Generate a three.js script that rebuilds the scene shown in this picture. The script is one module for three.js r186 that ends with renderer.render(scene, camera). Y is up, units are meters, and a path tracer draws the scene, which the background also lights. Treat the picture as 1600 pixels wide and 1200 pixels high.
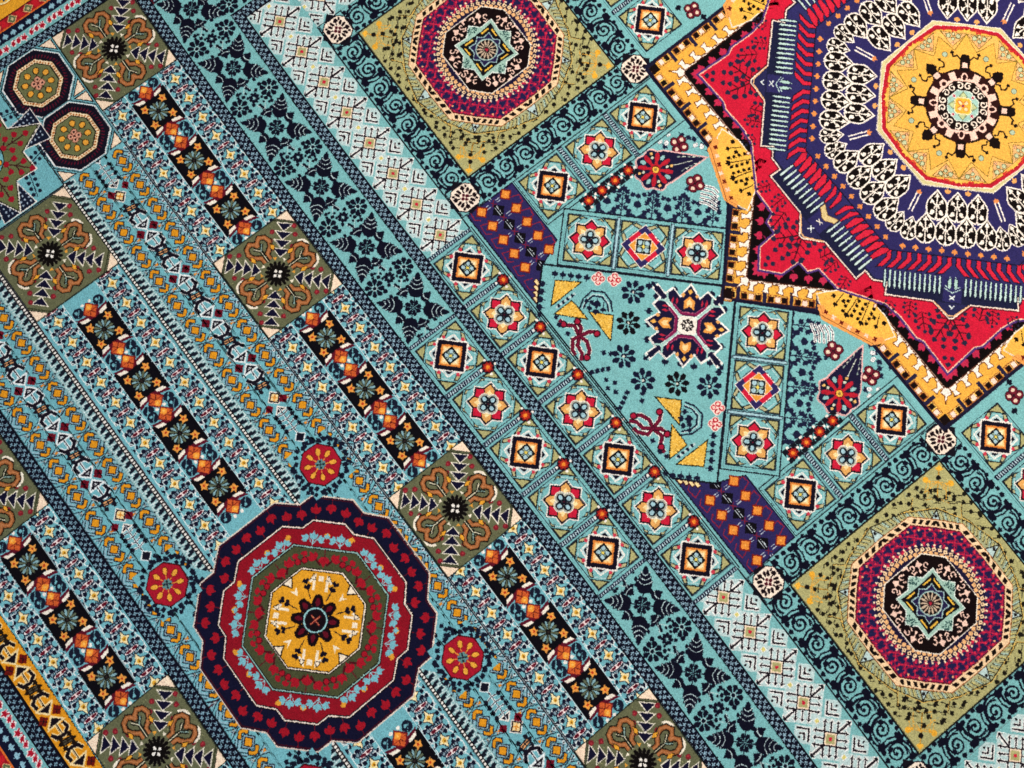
import * as THREE from 'three';
import { RectAreaLightUniformsLib } from 'three/addons/lights/RectAreaLightUniformsLib.js';

// ------------------------------------------------------------------ camera, light, exposure
const scene = new THREE.Scene();
scene.background = new THREE.Color(0x2a2826);
const camera = new THREE.PerspectiveCamera(53.1301, 4 / 3, 0.05, 50);
const PILE = 0.010;                                             // height of the pile above the floor
{ // hand-held phone 1.2 m above the carpet, tilted about 6 degrees off vertical
  const a = [-9.98087462e-02, -3.67102834e-02, 8.24588178e-03], T = new THREE.Vector3(153.770761, 3.60605202, 1200.02347);
  const ax = new THREE.Vector3(...a), R = new THREE.Matrix4().makeRotationAxis(ax.clone().normalize(), ax.length());
  const Rt = R.clone().transpose(), w = (v) => new THREE.Vector3(v.x, -v.z, v.y);
  const pos = w(T.clone().negate().applyMatrix4(Rt)).multiplyScalar(0.001);
  const rx = w(new THREE.Vector3(1, 0, 0).applyMatrix4(Rt)), up = w(new THREE.Vector3(0, -1, 0).applyMatrix4(Rt)), bk = w(new THREE.Vector3(0, 0, -1).applyMatrix4(Rt));
  camera.position.copy(pos); camera.position.y += PILE;
  camera.quaternion.setFromRotationMatrix(new THREE.Matrix4().makeBasis(rx, up, bk));
}
const renderer = new THREE.WebGLRenderer({ antialias: true });
renderer.toneMapping = THREE.LinearToneMapping;
renderer.toneMappingExposure = 1.42;
renderer.shadowMap.enabled = true;
RectAreaLightUniformsLib.init();
function softLamp(x, y, z, w, h, intensity, color, tx, tz) {
  const l = new THREE.RectAreaLight(color, intensity, w, h);
  l.position.set(x, y, z); l.lookAt(tx, 0, tz); scene.add(l); return l;
}
softLamp(1.25, 2.1, -1.1, 1.5, 1.2, 10.4, 0xfff3e6, 0.25, -0.2);     // large soft light up and to the right of the picture
softLamp(-1.2, 2.3, 0.9, 1.6, 1.6, 3.2, 0xeef3ff, 0, 0);            // cooler, weaker light on the other side

// ------------------------------------------------------------------ carpet space: s along the long border, t across it (mm); w = weaver's drift
const WX = [0.931, 0.021, 0.216, 0.24, 0.287, 0.666, 0.337], WY = [0.189, 1.061, -0.368, 0.527, 0.858, 0.439, 0.111];
const clamp = (x, a, b) => Math.min(b, Math.max(a, x));
function place(s, t) {
  const a = clamp(s, -1120, 920) / 600, b = (clamp(t, -980, 1080) - 100) / 600;
  const B = [a * a, a * b, b * b, a * a * a, a * a * b, a * b * b, b * b * b];
  let x = s, y = t;
  for (let i = 0; i < 7; i++) { x += 10 * WX[i] * B[i]; y += 10 * WY[i] * B[i]; }
  return [(0.62 * x - 0.785 * y) * 0.001, (0.785 * x + 0.62 * y) * 0.001];
}
const TC = -740.7, SMAX = 1190, TMAX = 1170;                    // carpet centre line, half length, outer edge
const rng = (seed) => () => { seed = (seed + 0x6d2b79f5) | 0; let t = Math.imul(seed ^ (seed >>> 15), 1 | seed); t = (t + Math.imul(t ^ (t >>> 7), 61 | t)) ^ t; return ((t ^ (t >>> 14)) >>> 0) / 4294967296; };

// ------------------------------------------------------------------ dyes
const LB = '#77b4b6', LB2 = '#6fb0ba', PB = '#b9d3d3', NV = '#0c0d1e', PU = '#2c2758', BK = '#0e0607', RD = '#c41f3a', DR = '#8a1322', MR = '#571024',
  GD = '#ecb148', GO = '#dd9420', OR = '#dc7a30', OL = '#63664a', KH = '#aaa772', CR = '#f7dcc0', WH = '#efe9df', PK = '#e8b78e', RU = '#b3502a', SG = '#9cc0b2', CRS = '#a01c44', GY = '#7f9aa6';

// ------------------------------------------------------------------ drawing kit: one design, drawn on each sheet of the dye texture; PARTS are collected on the first pass
let ctx, mat = [1, 0, 0, 1, 0, 0], collecting = true, rnd = rng(7), view = null;
const PARTS = [];
const mul = (m, n) => [m[0] * n[0] + m[2] * n[1], m[1] * n[0] + m[3] * n[1], m[0] * n[2] + m[2] * n[3], m[1] * n[2] + m[3] * n[3], m[0] * n[4] + m[2] * n[5] + m[4], m[1] * n[4] + m[3] * n[5] + m[5]];
const ap = (m, x, y) => [m[0] * x + m[2] * y + m[4], m[1] * x + m[3] * y + m[5]];
function tf(n, fn) { const o = mat; mat = mul(mat, n); ctx.save(); ctx.transform(...n); fn(); ctx.restore(); mat = o; }
function at(x, y, a, fn, k = 1, ky = k) {
  const g = ap(mat, x, y);
  if (!collecting && (g[0] < view[0] - 420 || g[0] > view[2] + 420 || g[1] < view[1] - 420 || g[1] > view[3] + 420)) return;
  const c = Math.cos(a), s = Math.sin(a); tf([c * k, s * k, -s * ky, c * ky, x, y], fn);
}
const im = (x, y, fn) => at(x, y, -Math.PI / 4, fn);            // frame turned an eighth
const mir = (fn) => { fn(1); tf([-1, 0, 0, 1, 0, 0], () => fn(-1)); };
function path(pts, close = true) { ctx.beginPath(); pts.forEach((p, i) => (i ? ctx.lineTo(p[0], p[1]) : ctx.moveTo(p[0], p[1]))); if (close) ctx.closePath(); }
function P(pts, fill, stroke, lw = 1.2) { path(pts); if (fill) { ctx.fillStyle = fill; ctx.fill(); } if (stroke) { ctx.strokeStyle = stroke; ctx.lineWidth = lw; ctx.stroke(); } return pts; }
function L(pts, stroke, lw = 1.2, close = false) { path(pts, close); ctx.strokeStyle = stroke; ctx.lineWidth = lw; ctx.stroke(); }
function C(x, y, r, fill, stroke, lw = 1.2, ry = r, a = 0) { ctx.beginPath(); ctx.ellipse(x, y, r, ry, a, 0, 7); if (fill) { ctx.fillStyle = fill; ctx.fill(); } if (stroke) { ctx.strokeStyle = stroke; ctx.lineWidth = lw; ctx.stroke(); } }
const R = (x0, y0, x1, y1) => [[x0, y0], [x1, y0], [x1, y1], [x0, y1]];
const dia = (r, q = r, x = 0, y = 0) => [[x + r, y], [x, y + q], [x - r, y], [x, y - q]];
const ring = (n, f) => Array.from({ length: n }, (_, i) => f(i));
const pol = (r, a) => [r * Math.cos(a), r * Math.sin(a)];
const D = Math.PI / 180;
const octo = (a, f = 0.4142) => [[a, a * f], [a * f, a], [-a * f, a], [-a, a * f], [-a, -a * f], [-a * f, -a], [a * f, -a], [a, -a * f]];
const ell = (rx, ry = rx, n = 14, x = 0, y = 0) => ring(n, (i) => [x + rx * Math.cos(i / n * 2 * Math.PI), y + ry * Math.sin(i / n * 2 * Math.PI)]);
let owner = null;
function part(name, pts, z, fn, label) {                        // a piece of the design: polygon in the current frame
  if (collecting) { const e = { name, pts: pts.map((p) => ap(mat, p[0], p[1])), z, kids: [], label }; PARTS.push(e); if (fn) { const o = owner; owner = e; fn(); owner = o; } return e; }
  if (fn) fn();
}
function sub(name, pts, dz = 1) { if (collecting && owner) owner.kids.push({ name, pts: pts.map((p) => ap(mat, p[0], p[1])), z: owner.z + dz }); return pts; }
function clipTo(pts, fn) { ctx.save(); path(pts); ctx.clip(); fn(); ctx.restore(); }
// small motifs, all pointing to -y from their foot at 0,0
function bud(x, y, a, r, col, stem = 0, sc = col, lw = 1.1) {
  ctx.save(); ctx.translate(x, y); ctx.rotate(a);
  if (stem) L([[0, 0], [0, -stem]], sc, lw);
  ctx.translate(0, -stem);
  P([[0, r * .1], [-r * .75, -r * .15], [-r * 1.05, -r * .7], [-r * .95, -r * 1.3], [-r * .5, -r * 1.15], [0, -r * 2], [r * .5, -r * 1.15], [r * .95, -r * 1.3], [r * 1.05, -r * .7], [r * .75, -r * .15]], col);
  ctx.restore();
}
function drop(x, y, a, r, col, stem = 0, sc = col, lw = 1.1) {
  ctx.save(); ctx.translate(x, y); ctx.rotate(a);
  if (stem) L([[0, 0], [0, -stem]], sc, lw);
  ctx.translate(0, -stem);
  P([[0, 0], [-r, -r * .5], [-r * .85, -r * 1.3], [0, -r * 2], [r * .85, -r * 1.3], [r, -r * .5]], col);
  ctx.restore();
}
function dart(x, y, a, len, r, col, lw = 1.6) {                // arrow
  ctx.save(); ctx.translate(x, y); ctx.rotate(a);
  L([[0, 0], [0, -len + r * .6]], col, lw);
  P([[0, -len], [-r, -len + r * 1.15], [-r * .35, -len + r * .8], [0, -len + r * 1.1], [r * .35, -len + r * .8], [r, -len + r * 1.15]], col);
  ctx.restore();
}
function leaf(x, y, a, len, w, col, vein, n = 3) {              // fat rounded foot, toothed flanks, chevron veins, bud tip
  ctx.save(); ctx.translate(x, y); ctx.rotate(a);
  const h = w / 2;
  P([[0, 0], [-h * .6, -len * .05], [-h * .95, -len * .2], [-h, -len * .36], [-h * 1.02, -len * .5], [-h * .84, -len * .5], [-h * .86, -len * .64], [-h * .64, -len * .64], [-h * .6, -len * .78], [-h * .36, -len * .77], [-h * .3, -len * .88], [0, -len],
    [h * .3, -len * .88], [h * .36, -len * .77], [h * .6, -len * .78], [h * .64, -len * .64], [h * .86, -len * .64], [h * .84, -len * .5], [h * 1.02, -len * .5], [h, -len * .36], [h * .95, -len * .2], [h * .6, -len * .05]], col);
  if (vein) for (let i = 0; i < n; i++) { const q = -len * (.34 + .16 * i), e = h * (.98 - .2 * i); L([[-e, q - len * .12], [-e * .5, q - len * .02], [0, q + len * .02], [e * .5, q - len * .02], [e, q - len * .12]], vein, 1.15); }
  ctx.restore();
}
function sprig(x, y, a, k, col) { ctx.save(); ctx.translate(x, y); ctx.rotate(a); for (const [u, v, b] of [[0, -5, 0], [-4.5, -2, -60], [4.5, -2, 60], [-3, 3, -110], [3, 3, 110]]) drop(u * k, v * k, b * D, 2.1 * k, col); ctx.restore(); }
function petals(n, r0, r1, w, col, a0 = 0) { for (let i = 0; i < n; i++) { ctx.save(); ctx.rotate(a0 + i / n * 2 * Math.PI); P([[r0, 0], [r0 + (r1 - r0) * .55, -w], [r1, -w * .55], [r1 * 1.04, 0], [r1, w * .55], [r0 + (r1 - r0) * .55, w]], col); ctx.restore(); } }
function spiral(x, y, r, turns, dir, a0, col, lw, edge, ew) {
  const p = ring(34, (i) => { const q = i / 33, rr = r * (1 - q * .8), a = a0 + dir * q * turns * 2 * Math.PI; return [x + rr * Math.cos(a), y + rr * Math.sin(a)]; });
  if (edge) L(p, edge, lw + ew * 2); L(p, col, lw);
}
const lat = (s0, s1, step, fn, off = 0) => { const n = Math.round((s1 - s0) / step); for (let i = 0; i < n; i++) fn(s0 + (i + .5) * (s1 - s0) / n + off, i); };

// ------------------------------------------------------------------ bands (drawn along x, centred on y = 0)
function crosslets(x0, x1, w, col = '#8fb4c4', bg = NV) {
  P(R(x0, -w / 2, x1, w / 2), bg);
  const g = rng(Math.round(x1 - x0) + Math.round(w * 7));
  lat(x0, x1, 9.8, (x, i) => {
    for (const [dx, y] of [[0, -w * .24], [4.9, w * .04], [0, w * .3]]) {
      const k = 2.9 + (g() - .5) * .7, j = (g() - .5) * 26;
      at(x + dx + (g() - .5) * 1.4, y + (g() - .5) * 1.2, ((y > 0 && y < w * .2 ? 0 : 45) + j) * D, () => { for (let q = 0; q < 4; q++) { const p = pol(k * .62, q * Math.PI / 2); C(p[0], p[1], 1.5, col, null, 1, .95, q * Math.PI / 2); } });
    }
  });
  L([[x0, -w / 2 + .8], [x1, -w / 2 + .8]], '#0a0a14', 1.6); L([[x0, w / 2 - .8], [x1, w / 2 - .8]], '#0a0a14', 1.6);
}
function leafMotif() {
  const n = NV;
  petals(8, .5, 13, 3.9, n, 22.5 * D); for (let i = 0; i < 8; i++) L([pol(2, i * 45 * D), pol(9, i * 45 * D)], LB, .9);
  for (const [a] of [[-45], [45], [135], [225]]) { ctx.save(); ctx.rotate(a * D); L([[0, -9], [0, -17]], n, 1.6); leaf(0, -16, 0, 43, 24, n, PB); ctx.restore(); }
  for (const sg of [1, -1]) { ctx.save(); ctx.rotate(sg > 0 ? 0 : Math.PI); leaf(1, -18, 8 * D, 20, 15, n, PB, 1); drop(-5, -20, -50 * D, 4.2, n); drop(8, -19, 62 * D, 3.8, n); ctx.restore(); }
  for (const y of [-28, 29.5]) at(61.7, y, 0, () => { petals(8, 3.8, 15, 5, n, 10 * D); C(0, 0, 3, n); C(0, 0, 3.9, null, PB, .9); for (let i = 0; i < 8; i++) L([pol(4, (i + .5) * 45 * D + .17), pol(13, (i + .5) * 45 * D + .17)], LB, 1.3); });
  at(61.7, 1, 0, () => { petals(8, 1.5, 9, 2.9, n); C(0, 0, 1.2, PB); });
  for (const sg of [1, -1]) at(61.7, 0, sg > 0 ? 0 : Math.PI, () => {
    leaf(26, 4, 80 * D, 17, 16, n, PB, 1); sprig(19, -8, 40 * D, 1.6, n); sprig(19, 9, 110 * D, 1.6, n); sprig(11, 16, 20 * D, 1.2, n); L([[12, -4], [28, 2]], PB, 1); L([[13, 13], [25, 3]], PB, 1); drop(30, -10, 60 * D, 3.6, n); drop(14, -16, 0, 3.6, n);
  });
}
function arrowMotif() {                                         // in the turned frame, centre at 0,0
  const k = '#171019', w = '#eef0ec';
  const set = (col, lw, r, dl) => {
    for (let q = 0; q < 4; q++) { ctx.save(); ctx.rotate(q * Math.PI / 2); for (const x of [-10.2, 0, 10.2]) dart(x, -9, 0, 17 + dl, r, col, lw); ctx.restore(); }
    for (const a of [45, 225]) { ctx.save(); ctx.rotate(a * D); dart(0, -13, 0, 27 + dl, r * 1.35, col, lw * 1.5); ctx.restore(); }
  };
  P([[-29, -29], [29, -29], [29, 29], [-29, 29]], PB); set(w, 4.6, 6, 2.4); set(k, 1.9, 4.2, 0);
  L([[-9.5, -27], [-9.5, 27]], k, 1.1); L([[9.5, -27], [9.5, 27]], k, 1.1); L([[-27, -9.5], [27, -9.5]], k, 1.1); L([[-27, 9.5], [27, 9.5]], k, 1.1);
  P(R(-9.5, -9.5, 9.5, 9.5), CR, k, 1.6); P(R(-6.6, -6.6, 6.6, 6.6), KH); P(R(-2.3, -2.3, 2.3, 2.3), RD);
  P(dia(4.5, 4.5, 22.5, 22.5), '#d9cf7c', w, 1.2);
  for (const sg of [1, -1]) { // the two elbows beside it
    ctx.save(); ctx.translate(sg > 0 ? 42 : 2, sg > 0 ? 0 : 42); if (sg < 0) ctx.rotate(Math.PI);
    P(R(-12, -13, 13, 13), sg > 0 ? PB : PB); for (const [c, lw] of [[w, 5.2], [k, 2.5]]) { L([[-8, -10], [-8, 9], [10, 9]], c, lw); L([[-1, -6], [-1, 2.5], [8, 2.5]], c, lw * .9); } C(5, -5, 1.7, k); ctx.restore();
  }
}
function scrollBand(x0, x1, w) {
  P(R(x0, -w / 2, x1, w / 2), LB);
  const n = Math.max(1, Math.round((x1 - x0) / 40)), st = (x1 - x0) / n;
  for (let i = 0; i < n; i++) at(x0 + (i + .5) * st, 0, 0, () => {
    const d = NV;
    L([[-26, 18], [-19, 10], [-15, -1], [-16, -16]], d, 9.5); L([[-25, 18], [-18, 9], [-14, -2], [-15.5, -15]], LB, 3.2);
    L([[-15, -15], [-3, -18], [10, -15], [18, -8]], d, 7); L([[-12, -15.5], [0, -17], [11, -13]], LB, 2.4);
    spiral(3.5, 1, 12.5, 1.25, 1, -2.4, LB, 4, d, 2.7);
    P([[-22, -16], [-16, -23], [-8, -17], [-13, -8], [-19, -10]], d); P([[-29, 11], [-23, 22], [-12, 20], [-15, 11], [-22, 9]], d); C(3, 2, 2, d);
    drop(12, 14, 130 * D, 4.6, d); drop(3, 15, 175 * D, 4.2, d); drop(18, 6, 100 * D, 4.6, d); drop(-7, 17, 200 * D, 3.6, d); drop(16, -14, 40 * D, 4.6, d); drop(5, -18, -10 * D, 3.2, d); drop(-22, -5, -70 * D, 4.2, d); drop(-12, 12, 230 * D, 3.4, d);
  }, 1, i % 2 ? -1 : 1);
  L([[x0, -w / 2 + .6], [x1, -w / 2 + .6]], '#10101c', 1.4);
}
// ------------------------------------------------------------------ square tiles (frame aligned with the tile, half size h)
function tileGround(h) {
  P(R(-h, -h, h, h), LB); L(R(-h + 3, -h + 3, h - 3, h - 3), '#1b2030', 1.2, true);
  for (let q = 0; q < 4; q++) { ctx.save(); ctx.rotate(q * Math.PI / 2);
    P([[h - 4.5, h - 4.5], [h - 23, h - 4.5], [h - 4.5, h - 23]], KH, '#171a1c', 1.7); L([[h - 24, h - 9], [h - 9, h - 24]], PB, 1.2);
    for (const sg of [1, -1]) P([[sg * 4, h - 9.5], [sg * 15.5, h - 4.8], [sg * 20, h - 8.5], [sg * 8.5, h - 14.5]], '#b3ae84', '#171a1c', 1.5);
    ctx.restore(); }
}
function dotCluster(k) { // small black square holding four pale petals
  P(R(-k, -k, k, k), '#0c0c14'); for (const [x, y] of [[-1, -1], [1, -1], [1, 1], [-1, 1]]) C(x * k * .5, y * k * .5, k * .34, '#a3c4cc'); L([[-k * .8, 0], [k * .8, 0]], '#9db8a0', k * .18); L([[0, -k * .8], [0, k * .8]], '#9db8a0', k * .18); C(0, 0, k * .24, '#e3cc58');
}
function squareTile(h, red) {
  const kit = () => {
    tileGround(h);
    if (red) {
      P(dia(36), '#8fbcb8'); for (let q = 0; q < 4; q++) { ctx.save(); ctx.rotate(q * Math.PI / 2 + Math.PI / 4); P([[-9, -27], [9, -27], [4, -20], [-4, -20]], NV); L([[-8, -24], [8, -24]], '#c9c2a0', 1); ctx.restore(); }
      const f = sub('diamond', dia(37)); P(f, WH); P(dia(35), RD); ctx.save(); path(dia(35)); ctx.clip(); for (const [x, y] of [[35, 0], [-35, 0], [0, 35], [0, -35]]) C(x, y, 15, PU); ctx.restore(); P(dia(24.5), WH); P(dia(23), '#e09a3e'); P(R(-13, -13, 13, 13), CR); dotCluster(11.5); sub('centre_square', R(-12, -12, 12, 12), 2);
    } else {
      for (let q = 0; q < 4; q++) { ctx.save(); ctx.rotate(q * Math.PI / 2 + Math.PI / 4); P([[-22, -24], [-17, -27], [-11, -25], [0, -34], [11, -25], [17, -27], [22, -24]], PB, WH, 1.6); P([[-6, -25], [0, -30], [6, -25]], NV); for (const x of [-15, 15]) C(x, -28, 2.9, '#c23a4c'); ctx.restore(); }
      const f = sub('diamond', dia(35)); P(f, WH); P(dia(32.5), '#120d1c'); P(dia(23.5), '#d98138'); P(dia(19.5), '#f3c47c'); P(dia(16), '#f5e3b8'); P(R(-10.5, -10.5, 10.5, 10.5), '#0c0c14'); dotCluster(9.6); sub('centre_square', R(-10.5, -10.5, 10.5, 10.5), 2);
    }
  };
  part('square_tile', R(-h, -h, h, h), 3, kit);
}
function starTile(h) {
  part('star_tile', R(-h, -h, h, h), 3, () => {
    tileGround(h);
    const st = (r1, r2) => ring(16, (i) => pol(i % 2 ? r2 : r1, i * Math.PI / 8));
    P(octo(h - 8), LB, '#1b2030', 0); P(sub('star', st(36, 27.5)), WH); P(st(33.5, 25.5), '#150d18');
    P(dia(31), RD, '#150d18', 1.2); for (let q = 0; q < 4; q++) { ctx.save(); ctx.rotate(q * Math.PI / 2 + Math.PI / 4); P([[9, -8], [23, -8], [31, 0], [23, 8], [9, 8]], '#dca35c', '#150d18', 1.3); P([[13, 0], [17, -4], [22, 0], [17, 4]], '#f6dca0'); ctx.restore(); }
    for (const q of [0, 1, 2, 3]) { ctx.save(); ctx.rotate(q * Math.PI / 2); C(8.6, 0, 9.2, '#a4a89a', '#e9e4d4', 1.3); ctx.restore(); }
    for (const q of [0, 1, 2, 3]) { ctx.save(); ctx.rotate(q * Math.PI / 2); C(8.6, 0, 6.2, '#10141e'); C(9.2, 0, 4, '#9cc3cd', null, 1, 3.4); ctx.restore(); }
    C(0, 0, 3.4, '#10141e'); C(0, 0, 1.3, MR); sub('flower', ell(17), 2);
  });
}
function ladder(x, y0, y1, w = 9.5) {
  part('divider_bar', R(x - w / 2, y0, x + w / 2, y1), 3, () => { P(R(x - w / 2, y0, x + w / 2, y1), LB); P(R(x - w * .36, y0, x + w * .36, y1), '#b4cfd6', '#151a30', 1.1); for (let y = y0 + 2; y < y1; y += 4.2) L([[x - w * .32, y], [x + w * .32, y + 1.2]], '#10142c', 2.2); });
}
function ember(x, y, r = 10) {
  at(x, y, 0, () => part('round_rosette', ell(r), 5, () => { for (let i = 0; i < 4; i++) { const p = pol(r + 2, i * Math.PI / 2 + .2); C(p[0], p[1], 2.2, WH); } C(0, 0, r, '#1c0a18'); petals(8, 2, r * .86, r * .2, '#8e1a1e', .39); petals(8, 1, r * .62, r * .15, '#b83a1c'); C(0, 0, r * .3, '#e88a30'); }));
}
// ------------------------------------------------------------------ border pieces
function oliveSquare(hs, ht) {
  const oc = OL;
  part('olive_square', R(-hs, -ht, hs, ht), 3, () => {
    P(R(-hs, -ht, hs, ht), oc, '#1d2420', 1.6);
    for (let i = 0; i < 150; i++) { const x = (rnd() * 2 - 1) * (hs - 3), y = (rnd() * 2 - 1) * (ht - 3); if (Math.abs(x) + Math.abs(y) > 20) C(x, y, .9, rnd() < .5 ? '#8a8c62' : '#4b4f36'); }
    for (const [a, b] of [[1, 1], [1, -1], [-1, -1], [-1, 1]]) { P(sub('corner_triangle', [[a * hs, b * ht], [a * (hs - 23), b * ht], [a * hs, b * (ht - 23)]]), CR, '#20221c', 1.2); L([[a * (hs - 27), b * ht], [a * hs, b * (ht - 27)]], '#2c3020', 1.6); }
    for (let q = 0; q < 4; q++) { ctx.save(); const dg = Math.atan2(ht, hs); ctx.rotate([-dg, dg, Math.PI - dg, Math.PI + dg][q]);
      for (let i = 0; i < 4; i++) { const x = 27 + i * 14; P([[x, 0], [x + 13.5, -13], [x + 13.5, 13]], '#12112a', '#efe8d4', 1.4); }
      P([[20, 0], [27, -6], [27, 6]], 'rgba(0,0,0,0)');
      for (const [x, y] of [[38, -17], [52, -19], [66, -18], [46, 17], [66, 19], [80, 15]]) { C(x, y, 4, '#7d1f2a'); C(x - .5, y - .6, 1.5, '#a8353c'); }
      for (const sg of [1, -1]) P([[21, sg * 7], [27, sg * 4], [25, sg * 11]], sg > 0 ? '#efe6cf' : '#d99a3c');
      ctx.restore(); }
    if (collecting) for (let q = 0; q < 4; q++) { const dg = Math.atan2(ht, hs), a = [-dg, dg, Math.PI - dg, Math.PI + dg][q]; at(0, 0, a, () => { for (let i = 0; i < 4; i++) { const x = 27 + i * 14; sub('triangle', [[x + 1, 0], [x + 13, -12], [x + 13, 12]]); } }); }
    for (let q = 0; q < 4; q++) { ctx.save(); ctx.rotate(q * Math.PI / 2); const m = q % 2 ? hs / ht : 1; ctx.translate(0, q % 2 ? -2 : 1);
      const lobe = [[-5, -24], [-5, -33], [-16, -41], [-20, -50], [-17, -59], [-9, -63], [-2, -58], [0, -52], [2, -58], [9, -63], [17, -59], [20, -50], [16, -41], [5, -33], [5, -24]];
      for (const sg of [1, -1]) { ctx.beginPath(); ctx.arc(sg * 12, -55, 12.5, sg > 0 ? -1.7 : -1.4 - Math.PI + 1.55, sg > 0 ? .35 : -1.4, false); if (q % 2 === 0) { ctx.strokeStyle = '#f0e6d2'; ctx.lineWidth = 4; ctx.stroke(); } }
      L(lobe, '#1a120c', 9.5); L(lobe, '#9a5e34', 6.2); L(lobe, '#b4754a', 2.2);
      L([[0, -22], [0, -44], [-8, -53]], '#1a1a14', 5.5); L([[0, -44], [8, -53]], '#1a1a14', 5.5); L([[0, -22], [0, -43], [-8, -53]], '#d8d2b4', 1.3); L([[0, -43], [8, -53]], '#8fb0a8', 1.5); L([[-2.5, -24], [-2.5, -40]], '#20241c', 1.2);
      for (const sg of [1, -1]) P([[sg * 18, -32], [sg * 22, -38], [sg * 19, -46], [sg * 14.5, -38]], '#e3a134', '#3a2410', .9);
      ctx.restore(); }
    C(0, 0, 21.5, oc); petals(16, 8, 20, 3.1, '#0c0808'); C(0, 0, 14, '#0c0808'); petals(16, 12, 18, .4, '#6b6a5a', .2); petals(4, 1.5, 7.6, 2.7, '#f3eee4'); sub('centre_flower', ell(20.5), 2);
  });
}
function cartouche(last) {
  // orange links at both ends, black body with a pale-blue flower
  for (const sg of [1, -1]) at(sg * 43, 0, 0, () => {
    P(R(-9, -26, 9, 26), LB2);
    for (const y of [-19, 19]) { C(2 * sg, y, 8.5, '#141a2c'); C(4 * sg, y + 2, 2.6, LB2); L([[-5, y - 4], [6, y + 5]], LB2, 1.2); C(8.5 * sg, y * .35, 2.8, WH); }
  });
  const body = [[-26, -25], [-35, -27], [-34, -14], [-46, -9], [-52, 0], [-46, 9], [-34, 14], [-35, 27], [35, 27], [34, 14], [46, 9], [52, 0], [46, -9], [34, -14], [35, -27]];
  part('cartouche', body, 4, () => {
    P(R(-33, -30, 33, 30), '#0b0910'); P([[-37, -29], [-25, -21], [-25, 21], [-37, 29], [-33, 12], [-33, -12]], MR); P([[37, -29], [25, -21], [25, 21], [37, 29], [33, 12], [33, -12]], MR);
    for (const sg of [1, -1]) { ctx.save(); ctx.scale(sg, 1);
      P(dia(15.5, 14.5, 37.5, 0), '#6c1620'); P(dia(13, 12, 37.5, 0), '#c85a2c'); P(dia(6.5, 6.5, 43, 0), '#f09a38'); L([[30, -5], [37, 0], [30, 5]], '#5a1a14', 1.1); L([[37, -11], [37, 11]], '#7a2418', .9); C(43, 0, 2, '#f6b85a');
      for (const y of [-1, 1]) P([[23, y * 8], [29, y * 10], [32, y * 25], [26, y * 22]], '#f1ead8');
      ctx.restore(); }
    if (collecting) for (const sg of [1, -1]) sub('link_diamond', dia(15, 14, sg * 37.5, 0));
    P(R(-24, -28, 24, 28), '#0b0910'); 
    for (const [x, y, a] of [[-15, -17, 200], [16, -17, 160], [-14, 17, 20], [16, 17, -20]]) { ctx.save(); ctx.translate(x, y); ctx.rotate(a * D); P([[0, -8], [2.4, -3], [8, -4], [4.5, 1.5], [5, 6], [0, 4.5], [-5, 6], [-4.5, 1.5], [-8, -4], [-2.4, -3]], '#e39a45'); C(0, 0, 1.8, '#b3361c'); ctx.restore(); }
    petals(16, 3, 15.5, 2.5, '#5c6650', 0); petals(8, 4, 15.5, 2.2, '#7fa8b0', .39); for (let i = 0; i < 16; i++) L([pol(2, i * Math.PI / 8 + .196), pol(14, i * Math.PI / 8 + .196)], '#0c0c0e', .8); C(0, 0, 2, '#2a2220'); sub('flower', ell(16), 2);
  });
}
function chain(x0, x1, flip) {                                  // yellow stars and red-cored blossoms between white vines
  lat(x0, x1, 39.4, (x) => at(x, 0, 0, () => {
    const n = '#0f1126', w = '#dbe7e6', g = GY;
    for (const [X, Y, a] of [[7, -7, 50], [7, 7, 130], [-7, -7, -50], [-7, 7, -130]]) { drop(X, Y, a * D, 4.6, w, 0); drop(X, Y, a * D, 3.7, n); }
    for (const [X, Y, a] of [[2, -11, 8], [-2, 11, 188]]) drop(X, Y, a * D, 3.4, n);
    im(0, 0, () => { P([[-9, -10], [0, -5.5], [7.5, -7.5], [5.5, 0], [9, 9], [0, 5.5], [-7.5, 7.5], [-5.5, 0]], '#f3e2ae', '#1a1c2a', 1); C(0, 0, 3.2, '#dca736'); C(.8, .6, 1.4, '#7a4a14'); });
    at(19.7, 0, 0, () => {
      for (const y of [-11.5, -4, 4, 11.5]) { C(5.4, y, 3.6, g, n, 1.5, 2.6); C(-5.4, y, 3.6, g, n, 1.5, 2.6); }
      for (const [X, Y, a] of [[6, -14, 35], [-6, -14, -35], [6, 14, 145], [-6, 14, 215]]) { drop(X, Y, a * D, 4.3, w); drop(X, Y, a * D, 3.5, n); }
      C(0, 0, 3.7, '#f3e8e4', n, 1, 12.5); C(0, -5, 2, '#5c0c20', null, 1, 4.9); C(0, 5, 2, '#5c0c20', null, 1, 4.9); C(0, 0, 1.4, '#f0d4cf');
    });
    for (const sg of [1, -1]) { L([[-12, sg * 19.5], [-6, sg * 14.5], [0, sg * 18], [7, sg * 18], [12, sg * 20], [20, sg * 21], [27, sg * 19.5]], w, 1.6); P([[-4, sg * 22], [0, sg * 17], [5, sg * 22]], n); }
  }));
}
function stripRow(x0, x1, hh, carts) {                          // cartouche row: centre y = 0
  part('cartouche_row', R(x0, -hh, x1, hh), 1, () => {
    P(R(x0, -hh, x1, hh), LB2);
    for (const sg of [1, -1]) at(0, sg * 51, 0, () => chain(x0, x1, sg));
    P(R(x0, -31, x1, 31), LB2); L([[x0, -30.5], [x1, -30.5]], '#cfe0e2', .9); L([[x0, 30.5], [x1, 30.5]], '#cfe0e2', .9);
  });
  for (const c of carts) at(c, 0, 0, () => cartouche());
}
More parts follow.
